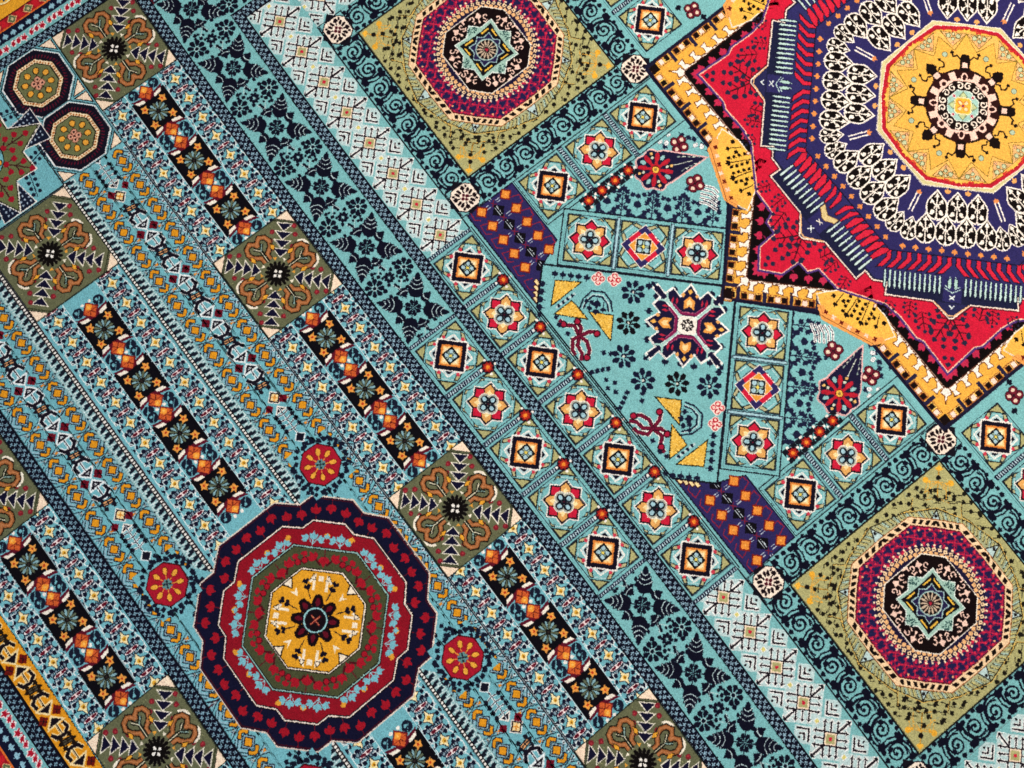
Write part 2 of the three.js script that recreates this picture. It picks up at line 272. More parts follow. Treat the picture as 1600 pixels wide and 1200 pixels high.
function chevRow(x0, x1, flip) {                                // gold squares and chevrons
  part('chevron_band', R(x0, -20, x1, 20), 2, () => {
    P(R(x0, -19.5, x1, 19.5), LB2);
    const n = Math.max(1, Math.round((x1 - x0) / 50.1)), st = (x1 - x0) / n;
    for (let i = 0; i < n; i++) at(x0 + (i + .5) * st, 0, 0, () => {
      const k = '#1a1d2c';
      im(0, 0, () => {
        for (const [o, c, w] of [[12.6, '#8fb3c0', 2.4], [15.2, k, 1.3], [17.6, '#8fb3c0', 1.6], [19.6, k, 1.3]]) L([[-11 + (o - 12) * 1.2, -o], [o, -o], [o, 11 - (o - 12) * 1.2]], c, w);
        P(R(-9, -9, 9, 9), '#8fb3c0', k, 1.4); P(R(-6, -6, 6, 6), GO, k, 1.5);
        for (const a of [0, Math.PI]) { ctx.save(); ctx.rotate(a); P([[-13, -17], [-17, -13], [-17, -3], [-11, -1.5], [-11, -11], [-1.5, -11], [-3, -17]], GO, k, 1.4); ctx.restore(); }
      });
      at(25.05, 0, 0, () => { for (const y of [-11, 11]) P([[-3, y - 4], [0, y - (y > 0 ? 0 : -4) - 2], [3, y - 4], [2, y + 4], [-2, y + 4]], '#d8892c', k, .8); L([[-8, -19], [0, 0], [8, -19]], k, 1.1); L([[-8, 19], [0, 0], [8, 19]], k, 1.1); L([[-4, -17], [0, -6], [4, -17]], '#9dbcc6', 1.2); L([[-4, 17], [0, 6], [4, 17]], '#9dbcc6', 1.2); });
    });
  });
}
function glyph(k, w, red, sq) {                                 // pair of arrowheads and bows, point symmetric
  for (const sg of [1, -1]) at(0, 0, sg > 0 ? 0 : Math.PI, () => {
    const bow = [[-18, 10], [-28, 12], [-34, 3], [-32, -9], [-23, -14]];
    L(bow, w, 8); L([[-31, 0], [-12, 0]], w, 4.6);
    im(0, 0, () => { P([[-1.6, -1.6], [-1.6, -20], [-20, -1.6]], w, w, 3.4); P([[-2.6, -2.6], [-2.6, -17.5], [-17.5, -2.6]], k, null); if (!sq) { P([[-5.4, -5.4], [-5.4, -11], [-11, -5.4]], w); P([[-6.4, -6.4], [-6.4, -8.6], [-8.6, -6.4]], k); } P(R(2.4, -15.4, 14.6, -3.2), red, null); L([[8.5, -15], [8.5, -4]], k, .9); L([[3, -9.3], [14, -9.3]], k, .9); });
    L(bow, k, 4.8); L([[-31, 0], [-12, 0]], k, 1.5);
  });
  P(R(0, 0, 0, 0), k);
}
function spindle(k, c) { im(0, 0, () => { ctx.rotate(-35 * D + 0); P([[-15, 0], [-8, -4.5], [8, -4.5], [15, 0], [8, 4.5], [-8, 4.5]], k); for (const y of [-1.8, 1.8]) { L([[-7, y], [-1, y]], c, 2); L([[1, y], [7, y]], c, 2); } }); for (const [x, y, a] of [[-9, -13, 160], [9, 13, -20], [10, -12, 200], [-10, 12, 20]]) bud(x, y, a * D, 4, k, 3); }
function glyphBand(x0, x1, bg, k, w, red, gold) {
  part('glyph_band', R(x0, -18, x1, 18), 2, () => P(R(x0, -18, x1, 18), bg));
}
function crown(x0, x1) { // pale reciprocal crenellation
  P(R(x0, -8, x1, 8), '#86b2b4');
  lat(x0, x1, 11, (x, i) => at(x, 0, 0, () => { const n = '#151a28'; P([[-4, 8], [-4, 1], [-1.5, 1], [-1.5, -3], [3, -3], [3, 3], [1, 8]], n); L([[-5.5, 8], [-5.5, 0], [-3, 0], [-3, -5], [4.5, -5], [4.5, 4]], '#d3e2e2', 1.1); if (i % 2) C(5, -6, 1.6, n); }));
}
function dotted(x0, x1, w = 7) { P(R(x0, -w / 2, x1, w / 2), '#0c0a0e'); lat(x0, x1, 5.6, (x) => P(R(x - 1.75, -1.9, x + 1.75, 1.9), '#f0ebe2')); }
// ------------------------------------------------------------------ medallions
function starPanel() {                                          // square khaki panel, half 151, lobed medallion inside
  const h = 151.3;
  part('medallion_panel', R(-h, -h, h, h), 3, () => {
    P(R(-h, -h, h, h), KH, '#1a1c18', 2);
    const g = rng(31);
    for (let i = 0; i < 900; i++) { const x = (g() * 2 - 1) * (h - 2), y = (g() * 2 - 1) * (h - 2); C(x, y, .8 + g() * .6, ['#8f8d5c', '#c2bd84', '#9aa07c'][i % 3]); }
    const lob = (r) => ring(16, (i) => pol(r * [.955, 1.045, 1.0, 1.045][i % 4], [0, 26, 45, 64][i % 4] * D + Math.floor(i / 4) * 90 * D));
    const oct = (r) => ring(16, (i) => pol(r * (i % 2 ? .985 : 1.015), i * 22.5 * D));
    for (let q = 0; q < 4; q++) { ctx.save(); ctx.rotate(q * Math.PI / 2);
      // corner tracery
      L([[h - 8, h - 8], [h - 22, h - 22], [h - 40, h - 40]], '#7c5a1e', 2); L([[h - 8, h - 8], [h - 36, h - 36]], '#e0a63c', 1.2);
      for (const sg of [1, -1]) { const m = (x, y) => (sg > 0 ? [h - x, h - y] : [h - y, h - x]);
        P([m(4, 4), m(4, 13), m(9, 12), m(11, 6)], '#edb23e'); C(...m(8, 36), 4.6, '#e6a935'); C(...m(14, 33), 2.4, '#e6a935'); L([m(22, 22), m(12, 36), m(22, 50), m(22, 22)], '#dba544', 1.1); L([m(22, 22), m(36, 18), m(50, 30)], '#dba544', 1.1); L([m(40, 40), m(30, 58), m(20, 66)], '#2a2418', 1.2); L([m(40, 40), m(30, 58)], '#dba544', .9); C(...m(18, 18), 3.6, '#161212');
        for (const [x, y] of [[30, 30], [34, 46], [26, 46], [44, 46], [40, 58], [14, 50], [8, 60], [16, 66], [8, 76], [16, 84], [7, 93], [26, 58], [34, 66], [9, 104], [15, 112], [7, 122], [14, 130], [8, 141], [14, 148], [30, 76]]) { const p = m(x, y); L([[p[0], p[1]], m(x + 5, y - 4)], '#17140f', 1.2); drop(p[0], p[1], (q * 37 + x * 41) * D, 3.5, '#17140f', 2); }
        L([m(16, 70), m(28, 84), m(22, 100), m(20, 150)], '#241f12', 1.4); L([m(17, 70), m(29, 84), m(23, 100), m(21, 150)], '#dcb45a', .9); }
      ctx.restore(); }
    P(oct(139), '#a6ab84', '#241f12', 1.5); L(oct(140.5), '#dcb45a', 1);
    for (let i = 0; i < 128; i++) { const a = i / 128 * 2 * Math.PI, f = i % 16; const col = ['#c4bb78', '#a2c0b4', '#bdb57a'][i % 3]; L([pol(125, a), pol(137, a + .055)], '#2a2618', 3); L([pol(126, a + .01), pol(136.4, a + .055)], col, 2.1); }
    for (let i = 0; i < 8; i++) at(0, 0, i * 45 * D, () => { P([[119, -9], [140, 0], [119, 9]], '#b8d2d0', '#221c18', 1.6); C(130, 0, 2.4, '#181418'); });
    P(sub('lobed_ring', lob(125)), '#f0cfa4', '#8a4a22', 1.2);
    { const q = lob(1); for (let e = 0; e < 16; e++) { const A = q[e], B = q[(e + 1) % 16], N = 4; for (let k = 0; k < N; k++) { const m = (r, u) => [r * (A[0] + (B[0] - A[0]) * u), r * (A[1] + (B[1] - A[1]) * u)]; const u = (k + .18) / N, v = (k + .72) / N, z = (e % 2 ? 1 : -1) * .1; P([m(115.3, u), m(115.3, v), m(122.4, v + z), m(122.4, u + z)], '#120a08'); } } }
    L(lob(114), '#f0cfa4', 2.6); 
    P(sub('crimson_field', lob(112.5), 2), '#8a1740', '#5c1018', 1.4);
    clipTo(lob(112), () => { const g2 = rng(5); for (let y = -112; y < 113; y += 7.4) for (let x = -112; x < 113; x += 7.4) { const o = (Math.round(y / 7.4) & 1) * 3.7; at(x + o, y, (45 + g2() * 30) * D, () => { C(0, 0, 3.3, '#201d48', null, 1, 2.4); }); } for (let y = -110; y < 111; y += 22) for (let x = -110; x < 111; x += 22) { L([[x - 7, y - 7], [x + 7, y + 7]], '#c32646', 1.5); L([[x + 7, y - 7], [x - 7, y + 7]], '#c32646', 1.5); for (const [u, v] of [[-7, -7], [7, 7], [-7, 7], [7, -7]]) C(x + u, y + v, 1.9, '#d32c48'); C(x + 11, y, 4.2, '#1f1d46'); C(x, y + 11, 4.2, '#1f1d46'); } });
    for (let i = 0; i < 40; i++) { const p = pol(109, (i + .5) * 9 * D); C(p[0], p[1], 1.7, '#e5a878'); }
    P(lob(83), '#1b1432'); for (let i = 0; i < 56; i++) { const a = i / 56 * 2 * Math.PI; for (const [r, w, c] of [[80, 2.9, '#eecfa4'], [73.5, 3.1, '#e6b27a'], [86, 1.7, '#f3d9b4']]) { const p = pol(r, a + (r === 73.5 ? .056 : 0)); at(p[0], p[1], a + .4, () => { P(R(-w, -w, w, w), c); if (r === 80) C(0, 0, 1, '#3a1c1c'); }); } }
    const o8 = [[64, 37], [37, 63], [-37, 63], [-64, 37], [-64, -37], [-37, -63], [37, -63], [64, -37]];
    P(sub('dark_octagon', o8, 3), '#12080a', '#f4ead8', 1.7); L(o8.map(([x, y]) => [x * .965, y * .965]), '#12080a', 1.2);
    for (let i = 0; i < 8; i++) at(0, 0, (22.5 + i * 45) * D, () => { const w = '#f3cdbb'; P([[65, 0], [57, -6], [54, 0], [57, 6]], w); L([[55, 0], [50, 0]], w, 2); spiral(56, 12, 5, .85, 1, 3.2, w, 2); spiral(56, -12, 5, .85, -1, -3.2, w, 2); L([[50, 6], [46, 10], [50, 14]], w, 2.1); L([[50, -6], [46, -10]], w, 2.1); C(48, 0, 2.2, w); });
    for (let i = 0; i < 4; i++) at(0, 0, i * 90 * D, () => { L([[56, -5], [62, -5], [62, 3]], '#f3cdbb', 2.6); L([[56, 5], [59, 9]], '#f3cdbb', 2.2); });
    const st = ring(16, (i) => (i % 2 ? pol(39, i * 22.5 * D) : (i % 4 ? pol(52.5, i * 22.5 * D) : pol(50, i * 22.5 * D))));
    P(sub('star', st, 4), SG, '#e3efe6', 1.6);
    for (let i = 0; i < 4; i++) at(0, 0, i * 90 * D, () => { const q = rng(3 + i); for (let k = 0; k < 26; k++) C(34 + q() * 12, (q() - .5) * (26 - 10), 1.1, '#2a4a48'); });
    P(ring(16, (i) => (i % 4 === 2 ? pol(45, i * 22.5 * D) : pol(i % 2 ? 32.5 : 30, i * 22.5 * D))), '#0f0d14'); 
    for (let i = 0; i < 4; i++) at(0, 0, (45 + i * 90) * D, () => { for (const sg of [1, -1]) P([[39, sg * 2], [26, sg * 15], [23, sg * 12], [34, sg * 1.5]], '#e9b945', '#0f0d14', 1.2); });
    P(ring(16, (i) => pol(i % 2 ? 21 : (i % 4 ? 29 : 27), i * 22.5 * D)), '#241e44', '#9fc4c4', 1.6); C(0, 0, 18, '#b9c9bd', '#8fb4b0', 1.5); C(0, 0, 16.4, '#120c10'); petals(14, 3, 16, 1.5, '#c3ad94'); petals(14, 6, 16, .8, '#150c0e', .22); C(0, 0, 2.6, '#a5243a'); sub('rosette', ell(18.5), 5);
  });
}
function whiteFlower() {
  const b = [[-21, -12], [-13, -21], [13, -21], [21, -12], [21, 12], [13, 21], [-13, 21], [-21, 12]];
  part('white_flower_block', R(-23, -21, 23, 21), 5, () => {
    P(R(-24, -22, 24, 22), LB); P(R(-24, -22, 24, 22), null, '#12121c', 1.4); P(dia(34, 30), '#12101a'); clipTo(R(-24, -22, 24, 22), () => P(b, '#f3e2cf', '#12101a', 1.5));
    for (let i = 0; i < 4; i++) at(0, 0, (i * 90 + 20) * D, () => { L([[4, 0], [14, 0]], '#160a10', 2.2); drop(11, 0, 90 * D, 4, '#160a10', 1); C(11, 7, 4.6, '#160a10', null, 1, 2.3, .7); C(11, -7, 4.6, '#160a10', null, 1, 2.3, -.7); C(18, 6, 2.6, '#160a10', null, 1, 1.8, .3); });
    for (let i = 0; i < 4; i++) { const p = pol(4.2, i * 90 * D); C(p[0], p[1], 3.2, '#4a1420', '#f3e2cf', .9); } C(0, 0, 1.6, '#f3e2cf');
  });
}
function borderMedallion() {                                    // big notched octagon in the border
  const out = (k) => { const o = [[177, 52], [151, 81], [150, 106], [106, 150], [81, 151], [52, 177]]; const r = []; for (let q = 0; q < 4; q++) for (const [x, y] of o) { const c = [1, 0, -1, 0][q], s = [0, 1, 0, -1][q]; r.push([(x * c - y * s) * k, (x * s + y * c) * k]); } return r; };
  part('border_medallion', out(1), 6, () => {
    P(out(1), '#10102a', '#e8d6c4', 2.2); L(out(.982), '#3a0d1c', 2.2, true);
    const hit = (p, a) => { let best = 0; for (let i = 0; i < p.length; i++) { const [x1, y1] = p[i], [x2, y2] = p[(i + 1) % p.length], dx = Math.cos(a), dy = Math.sin(a), den = dx * (y2 - y1) - dy * (x2 - x1); if (Math.abs(den) < 1e-9) continue; const r = (x1 * (y2 - y1) - y1 * (x2 - x1)) / den, u = (x1 * dy - y1 * dx) / den; if (r > 0 && u >= 0 && u <= 1) best = Math.max(best, r); } return best; };
    for (let i = 0; i < 44; i++) { const a = (i + .5) * 360 / 44 * D, o = i % 2, r0 = hit(out(1), a); at(...pol(r0 * .895, a), a + Math.PI / 2 + (o ? Math.PI : 0), () => { bud(0, 8, 0, 7.6, '#9a1424'); L([[0, 8], [0, 17]], '#6a1420', 1.2); }); }
    if (0) for (let i = 0; i < 40; i++) { const a = (i + .5) * 9 * D, o = i % 2; const rr = Math.hypot(...[170 * Math.cos(a), 170 * Math.sin(a)]) * (1 - .07 * Math.abs(Math.sin(2 * a))); at(...pol(rr * .915, a), a + Math.PI / 2 + (o ? Math.PI : 0), () => { bud(0, o ? -2 : 6, 0, 8.2, DR, 0); L([[0, o ? -2 : 6], [0, o ? 15 : 22]], '#6a1420', 1.1); }); }
    const w = out(.795); P(sub('red_ring', w), DR, '#0c0810', 4.6); L(w, '#efe0cf', 2.1, true);
    for (let i = 0; i < 8; i++) at(0, 0, i * 45 * D, () => {
      for (const sg of [1, -1]) { const y = sg * 21; at(107, y, 0, () => { L([[0, 0], [13, 0]], '#8fc0c8', 1.7); L([[2, 0], [9, -6], [12, -9]], '#8fc0c8', 1.4); L([[2, 0], [9, 6], [12, 9]], '#8fc0c8', 1.4); bud(9, 0, 90 * D, 6.6, '#76b6c2'); bud(8, -8, 25 * D, 6, '#76b6c2'); bud(8, 8, 155 * D, 6, '#76b6c2'); }); }
      bud(128, 0, -90 * D, 4.8, '#dc9a34', 1); bud(126, 38, -90 * D, 4.6, '#dc9a34', 1); bud(118, 0, 90 * D, 4, '#76b6c2', 1);
    });
    const oc = octo(108, .36); P(sub('olive_ring', oc, 2), '#454a30', '#0c0a0c', 4); L(oc, '#8fb9b4', 1.9, true);
    for (let i = 0; i < 8; i++) at(0, 0, i * 45 * D, () => { bud(92, 0, -90 * D, 8, '#a01626', 0); L([[92, 0], [104, 0]], '#5c1420', 1.6); for (const sg of [1, -1]) { L([[79, sg * 4], [92, sg * 17]], '#4a0e18', 3); bud(86, sg * 14, (90 + sg * 38) * D, 7.6, '#a01626'); C(84, sg * 29, 4.6, '#a01626', '#4a0e18', 1.2); bud(97, sg * 31, -90 * D, 5, '#a01626'); } });
    const g8 = octo(73, .39); P(sub('gold_octagon', g8, 3), '#dd9c28', '#100a0a', 4.4); L(g8, '#f1e2ce', 2, true);
    for (let i = 0; i < 8; i++) at(0, 0, i * 45 * D, () => {
      if (i % 2 === 0) { P([[72, -9], [72, 9], [59, 0]], '#f2e2c8', '#120c0c', 1.6); P([[52, 0], [57, -6], [50, -3], [44, 0], [50, 3], [57, 6]], '#f2e2c8'); }
      else { L([[42, -10], [62, -10], [54, -17]], '#f2e2c8', 4.2); L([[42, 10], [62, 10], [54, 17]], '#f2e2c8', 4.2); P(R(56, -4, 64, 4), '#f2e2c8'); P([[66, -12], [58, -16], [58, -7]], '#f2e2c8', '#120c0c', .8); P([[66, 12], [58, 16], [58, 7]], '#f2e2c8', '#120c0c', .8); }
      at(0, 0, 22.5 * D, () => { for (const r of [45, 54]) P([[r, 0], [r + 5, -6], [r + 9, -3], [r + 7, 0], [r + 9, 3], [r + 5, 6]], '#100c1c'); L([[32, 0], [46, 0]], '#100c1c', 1.3); });
    });
    petals(8, 6, 36, 9.5, '#14080e'); petals(8, 18, 31, 4, '#5c0f20'); C(0, 0, 20.5, '#140c14'); C(0, 0, 18.5, '#8fc3c4'); C(0, 0, 16, '#140c14'); for (let i = 0; i < 4; i++) { const p = pol(7.6, (45 + 90 * i) * D); C(p[0], p[1], 6.4, '#140a10'); } for (const a of [0, 90]) at(0, 0, a * D, () => { L([[-10, 0], [10, 0]], '#6e1822', 3); L([[-9, 0], [9, 0]], '#d98a5c', 1); }); sub('rosette', ring(16, (i) => pol(i % 2 ? 30 : 37, i * 22.5 * D)), 4);
  });
}
function redOctagon() {
  at(0, 0, 3 * D, () => part('red_octagon', octo(30, .42), 6, () => {
    for (let i = 0; i < 26; i++) { const p = pol(37 + (i % 3) * 2.5, i * 13.85 * D); at(p[0], p[1], i, () => P([[-3.5, -3], [3, -4], [4, 3], [-2, 4]], '#111527')); }
    P(octo(30, .42), '#a3182c', '#3a0c14', 1.6);
    for (let i = 0; i < 8; i++) at(0, 0, (i * 45 + 22) * D, () => { C(19.5, 0, 6, '#e2a33c', '#6c1a10', 1, 3.9); L([[7, 0], [14, 0]], '#e2a33c', 1.3); }); petals(8, 1, 8, 2.6, '#5d8c8a'); petals(4, 1, 7, 1.6, '#1a2a34', .39); C(0, 0, 1.6, '#20303a');
  }));
}
function cornerOctagon() {
  const f = .44;
  part('corner_octagon', octo(53.5, f), 4, () => {
    P(R(-54.5, -58, 54.5, 58), LB2); for (const [a, b] of [[1, 1], [1, -1], [-1, -1], [-1, 1]]) P([[a * 52, b * 55], [a * 30, b * 55], [a * 52, b * 33]], CR, '#16161c', 1.5);
    P(octo(55.5, f), LB2, '#16161c', 1.4); P(octo(52.5, f), '#12101e', '#eef0ee', 1.7); for (let i = 0; i < 56; i++) { const a = i / 56 * 2 * Math.PI; L([pol(42, a), pol(47.5, a + .03)], '#5a1226', 2); }
    const c = octo(38, f); P(sub('cream_ring', c), '#f5dcb4', '#1a0e0c', 1.6); for (let i = 0; i < 48; i++) { const a = i / 48 * 2 * Math.PI, q = 1 / Math.max(Math.abs(Math.cos(a)), Math.abs(Math.sin(a)), (Math.abs(Math.cos(a)) + Math.abs(Math.sin(a))) * .707); P(R(-1.3, -1.5, 1.3, 1.5).map(([x, y]) => { const p = pol(34.4 * q, a); return [p[0] + x, p[1] + y]; }), '#a8622c'); }
    P(sub('olive_centre', octo(31, f), 2), '#6a6f4a', '#1a160e', 1.5);
    for (let i = 0; i < 8; i++) at(0, 0, (i * 45 + 22) * D, () => { L([[9, 0], [16, 0]], '#2c2416', 1.2); C(21, 0, 5.6, '#e6a33c', '#2a1c0c', 1.2, 4.9); });
    for (let i = 0; i < 4; i++) { const p = pol(6.4, (i * 90 + 22) * D); C(p[0], p[1], 5.2, '#d79a80', '#5a2418', .9); C(p[0], p[1], 1.7, '#241214'); } C(0, 0, 1.8, '#3a1818');
  });
}
function centreMedallion() {                                    // frame centred on the carpet's centre
  const S1 = (h) => R(-h, -h, h, h);
  const star = (h) => { const r = []; const n = h * .4142; for (let q = 0; q < 4; q++) { const c = [1, 0, -1, 0][q], s = [0, 1, 0, -1][q]; for (const [x, y] of [[h, -n], [h * 1.4142, 0], [h, n], [h, h]]) r.push([x * c - y * s, x * s + y * c]); } return r; };
  const each8 = (fn) => { for (let i = 0; i < 8; i++) at(0, 0, i * 45 * D, () => fn(i)); };
  const half = (fn) => { for (const sg of [1, -1]) tf([1, 0, 0, sg, 0, 0], () => fn(sg)); };
  const gold = []; { const h = 362; for (let q = 0; q < 8; q++) { const a = q * 45 * D; for (const [x, y] of [[h, 188], [h, h]]) { /* axis squares */ } } }
  const outer = []; { const h = 371, A = [[409, -110], [511, 0], [409, 110], [h, 188], [h, h]]; for (let q = 0; q < 4; q++) { const c = [1, 0, -1, 0][q], s = [0, 1, 0, -1][q]; for (const [x, y] of A.slice(0, 5)) outer.push([x * c - y * s, x * s + y * c]); outer.push([188 * c - h * s, 188 * s + h * c]); } }
  // going round: the chamfered notch joins the axis point of one square to the corner of the other
  part('centre_medallion', outer, 4, () => {
    P(outer, '#e6aa45', '#17162c', 6);
    // gold frame: cells of dark and pale squares between navy bars, along both squares of the star
    for (let i = 0; i < 8; i++) at(0, 0, i * 45 * D, () => half(() => {
      const axis = i % 2 === 0, d = axis ? 364 : 355, o = axis ? 0 : -3;   // even: sides of the upright square; odd: sides of the turned one
      const bars = axis ? [323.6, 281, 238.4, 196] : [339, 296.5, 253.5, 212];
      L([[d + 8, bars[3] - 4], [d + 8, axis ? 370 : 372]], '#17162c', 5.6);
      bars.forEach((y, k) => {
        P(R(d - 15, y - 3, d + 8, y + 3), '#23203c');
        if (k < 3) { const c = y - 21.3; P(R(d - 7, c - 16, d + 5, c + 16), '#f3c765', '#7a3a1c', 1); for (const [q, col] of [[-10.8, '#140a0a'], [0, '#f6d6c4'], [10.8, '#140a0a']]) P(R(d - 5.2, c + q - 4.4, d + 4, c + q + 4.4), col, '#7a3a1c', .8); }
      });
      const c = axis ? 339 : 354; P(R(d - 7, c - 12, d + 5, c + 12), '#f3c765', '#7a3a1c', 1); P(R(d - 5.2, c - 10, d + 4, c - 1.6), '#140a0a'); P(R(d - 5.2, c + 1.6, d + 4, c + 10), '#f6d6c4', '#7a3a1c', .8);
    }));
    for (let i = 0; i < 4; i++) { at(364 * Math.SQRT2, 0, 0, () => {}); at(...pol(361 * Math.SQRT2, (45 + 90 * i) * D), (i * 90) * D, () => P(R(-7, -7, 7, 7), '#140a0a')); at(...pol(355 * Math.SQRT2, 90 * i * D), (45 + i * 90) * D, () => P(R(-7, -7, 7, 7), '#140a0a')); }
    // inner peach edging with white barbs
    P(sub('black_band', star(329)), '#0e0709', '#3a1a10', 5); L(star(329), '#f3e6d6', 2.6, true);
    for (let i = 0; i < 8; i++) at(0, 0, i * 45 * D, () => half(() => { const e = 331; for (let k = 0; k < 9; k++) { const y = 319 - k * 23.5; if (y < 140) continue; P([[e - 3, y - 10], [e + 2, y - 9], [e + 6, y - 3], [e + 15, y - 5], [e + 13, y + 6], [e + 8, y + 3], [e + 1, y + 3], [e - 2, y + 9]], '#f7ebde', '#5a2a16', 1.1); } }));
    for (const a of [0, 45, 90, 135, 180, 225, 270, 315]) at(0, 0, a * D, () => { const r = 329 * 1.4142; P([[r - 5, -4], [r + 4, -9], [r + 8, -2.5], [r + 22, 0], [r + 8, 2.5], [r + 4, 9], [r - 5, 4]], '#f7ebde', '#5a2a16', 1.1); });
    // gold notch fields with black trees
    for (let i = 0; i < 8; i++) at(0, 0, (i * 45 + 22.5) * D, () => {
      const tip = 338, w = [[tip, 0], [362, -17], [372, -44], [393, -70], [420, -44], [420, 44], [393, 70], [372, 44], [362, 17]];
      P(sub('gold_notch', w, 2), '#e9b04c', '#f3e6d6', 1.8); P([[350, 0], [372, -36], [420, -44], [422, 44], [372, 36]], '#ecb64a');
      P([[408, -62], [424, -44], [426, 44], [408, 62], [404, 52], [412, 40], [412, -40], [404, -52]], '#e89c50'); for (let k = -3; k <= 3; k++) at(416.5 - Math.abs(k) * 1.4, k * 14.5, .8, () => { const c = k % 2 ? '#5c1410' : '#f6cdb8'; L([[-4, 0], [4, 0]], c, 2.6); L([[0, -4], [0, 4]], c, 2.6); });
      for (const y of [-13, 13]) { L([[362, y * .7], [398, y]], '#120b08', 1.3); bud(397, y, 90 * D, 4.4, '#120b08'); for (let k = 0; k < 4; k++) for (const s2 of [1, -1]) drop(366 + k * 9, y + s2 * 5, (90 + s2 * 35) * D, 3.1, '#120b08', 2); }
      for (const y of [-36, 36]) { L([[372, y * .9], [390, y]], '#120b08', 1.2); for (const [x, dy] of [[390, 0], [380, 6], [380, -6]]) bud(x, y + dy, (90 + dy * 8) * D, 3.7, '#120b08', 1); }
      for (const [x, y] of [[354, -7], [354, 7], [364, -20], [364, 20]]) P(dia(4.4, 3, x, y), '#f5d9c4', '#8a4a2c', .8);
    });
    // black band with crimson tulips
    for (let i = 0; i < 8; i++) at(0, 0, i * 45 * D, () => half(() => { for (let k = 0; k < 7; k++) { const y = 300 - k * 23.5; if (y < 150) continue; bud(309, y, 90 * D, 7, '#b8284a'); L([[307, y], [301, y + 7]], '#7a1c40', 2); C(318, y - 11, 6, '#0b0506'); } }));
    for (let i = 0; i < 8; i++) at(0, 0, i * 45 * D, () => { const r = 313 * 1.4142; bud(r - 6, 0, 90 * D, 7.5, '#b8284a'); });
    // red star field
    const red = []; for (let q = 0; q < 8; q++) { const a = q * 45 * D, c = Math.cos(a), sn = Math.sin(a), side = q % 2 ? [[436, 0], [391, 40], [387, 52], [378, 60], [356, 80], [339, 103]] : [[436, 0], [412, 27], [378, 29], [377, 50], [360, 57], [357, 100]];
      for (const [x, y] of [...side.slice(1).map(([x, y]) => [x, -y]).reverse(), ...side]) red.push([x * c - y * sn, x * sn + y * c]); }
    L(red, '#4b2f70', 8, true); P(sub('red_field', red, 2), '#c41b36', '#f0c9a8', 1.6);
    each8(() => { for (const sg of [1, -1]) {
      const k = '#23253c', tree = (x, y, a, s) => at(x, y, a * D, () => { L([[0, 0], [0, -34]], '#34101c', 2); for (const [u, v, b] of [[0, -34, 0], [-9, -26, -35], [9, -26, 35], [-12, -14, -60], [12, -14, 60], [-10, -4, -80], [10, -4, 80]]) { L([[0, v + 6], [u, v]], '#34101c', 1.4); drop(u, v, b * D, 4.3, k); } }, s, s);
      tree(352, sg * 4, 90 + sg * 30, 1.05); tree(346, sg * 46, sg * 78 + (sg > 0 ? 0 : 0), .8); tree(331, sg * 66, 90, .62); tree(335, sg * 96, 90 + sg * 20, .55); drop(392, sg * 9, 90 * D, 4.4, k); drop(410, sg * 6, 90 * D, 4, k); drop(372, sg * 30, 90 * D, 4.2, k); drop(336, sg * 22, 90 * D, 4, k);
    } drop(420, 0, 90 * D, 4.2, k_); });
    // octagon with the white outline and spear points
    const o8 = []; for (let q = 0; q < 8; q++) { const a = q * 45 * D, c = Math.cos(a), s = Math.sin(a); for (const [x, y] of [[304, -124], [304, -105], [324, -106], [325, -30], [350, -3], [350, 3], [325, 30], [324, 106], [304, 105]]) o8.push([x * c - y * s, x * s + y * c]); }
    L(o8, '#5a1020', 6, true); P(sub('navy_octagon', o8, 3), '#1a1c38', '#f3e3d0', 2.2); P(octo(300, .4142), '#2c2a5c');
    each8((i) => { P([[326, -24], [349, 0], [326, 24]], '#26264e'); L([[326, -28], [346, -4], [346, 4], [326, 28]], '#e3b078', 2); });
    // pale bars, two groups per side, and the double spear between
    each8((i) => { const diag = i % 2; half(() => { const n = diag ? 12 : 9; for (let k = 0; k < n; k++) { const y = 21 + k * (diag ? 8 : 9.6); P([[283, y - 1.9], [309, y - 2.6], [315, y - .6], [309, y + 2], [283, y + 1.7]], i % 2 ? '#b9d6cf' : '#c3d9d3', '#10162a', 1.2); } });
      P(R(250, -15, 324, 15), '#2a2858');
      if (diag) { for (const sg of [1, -1]) { L([[262, sg * 4], [286, sg * 4]], '#b4d2ca', 2.4); P([[284, sg * 3], [296, sg * 1.5], [303, sg * 4], [300, sg * 8], [288, sg * 8]], '#a9ccc2', '#10162a', 1); L([[303, sg * 4], [298, sg * 12]], '#b4d2ca', 1.3); } L([[302, -13], [309, 0], [302, 13]], '#b4d2ca', 1.5); at(317, 0, 0, () => { L([[-4, -5], [3, 4]], '#dfe9e4', 2); L([[-4, 5], [3, -4]], '#dfe9e4', 2); }); L([[329, -4], [334, 0], [329, 4]], '#dfe9e4', 1.8); }
      else { P([[284, -17], [294, -17], [303, -3], [303, 3], [294, 17], [284, 17], [293, 0]], '#d3bd84', '#6c4a24', 1); for (const a of [-30, 30]) { } L([[308, -5], [313, 5]], '#e6e0cc', 1.6); L([[308, 5], [313, -5]], '#e6e0cc', 1.6); at(328, 0, 0, () => { L([[-5, -3], [5, 4]], '#dfe9e4', 1.8); L([[-3, 5], [4, -5]], '#dfe9e4', 1.8); }); }
    });
    // red chevrons round the purple ring
    P(octo(283, .4142), '#2c2a5c'); 
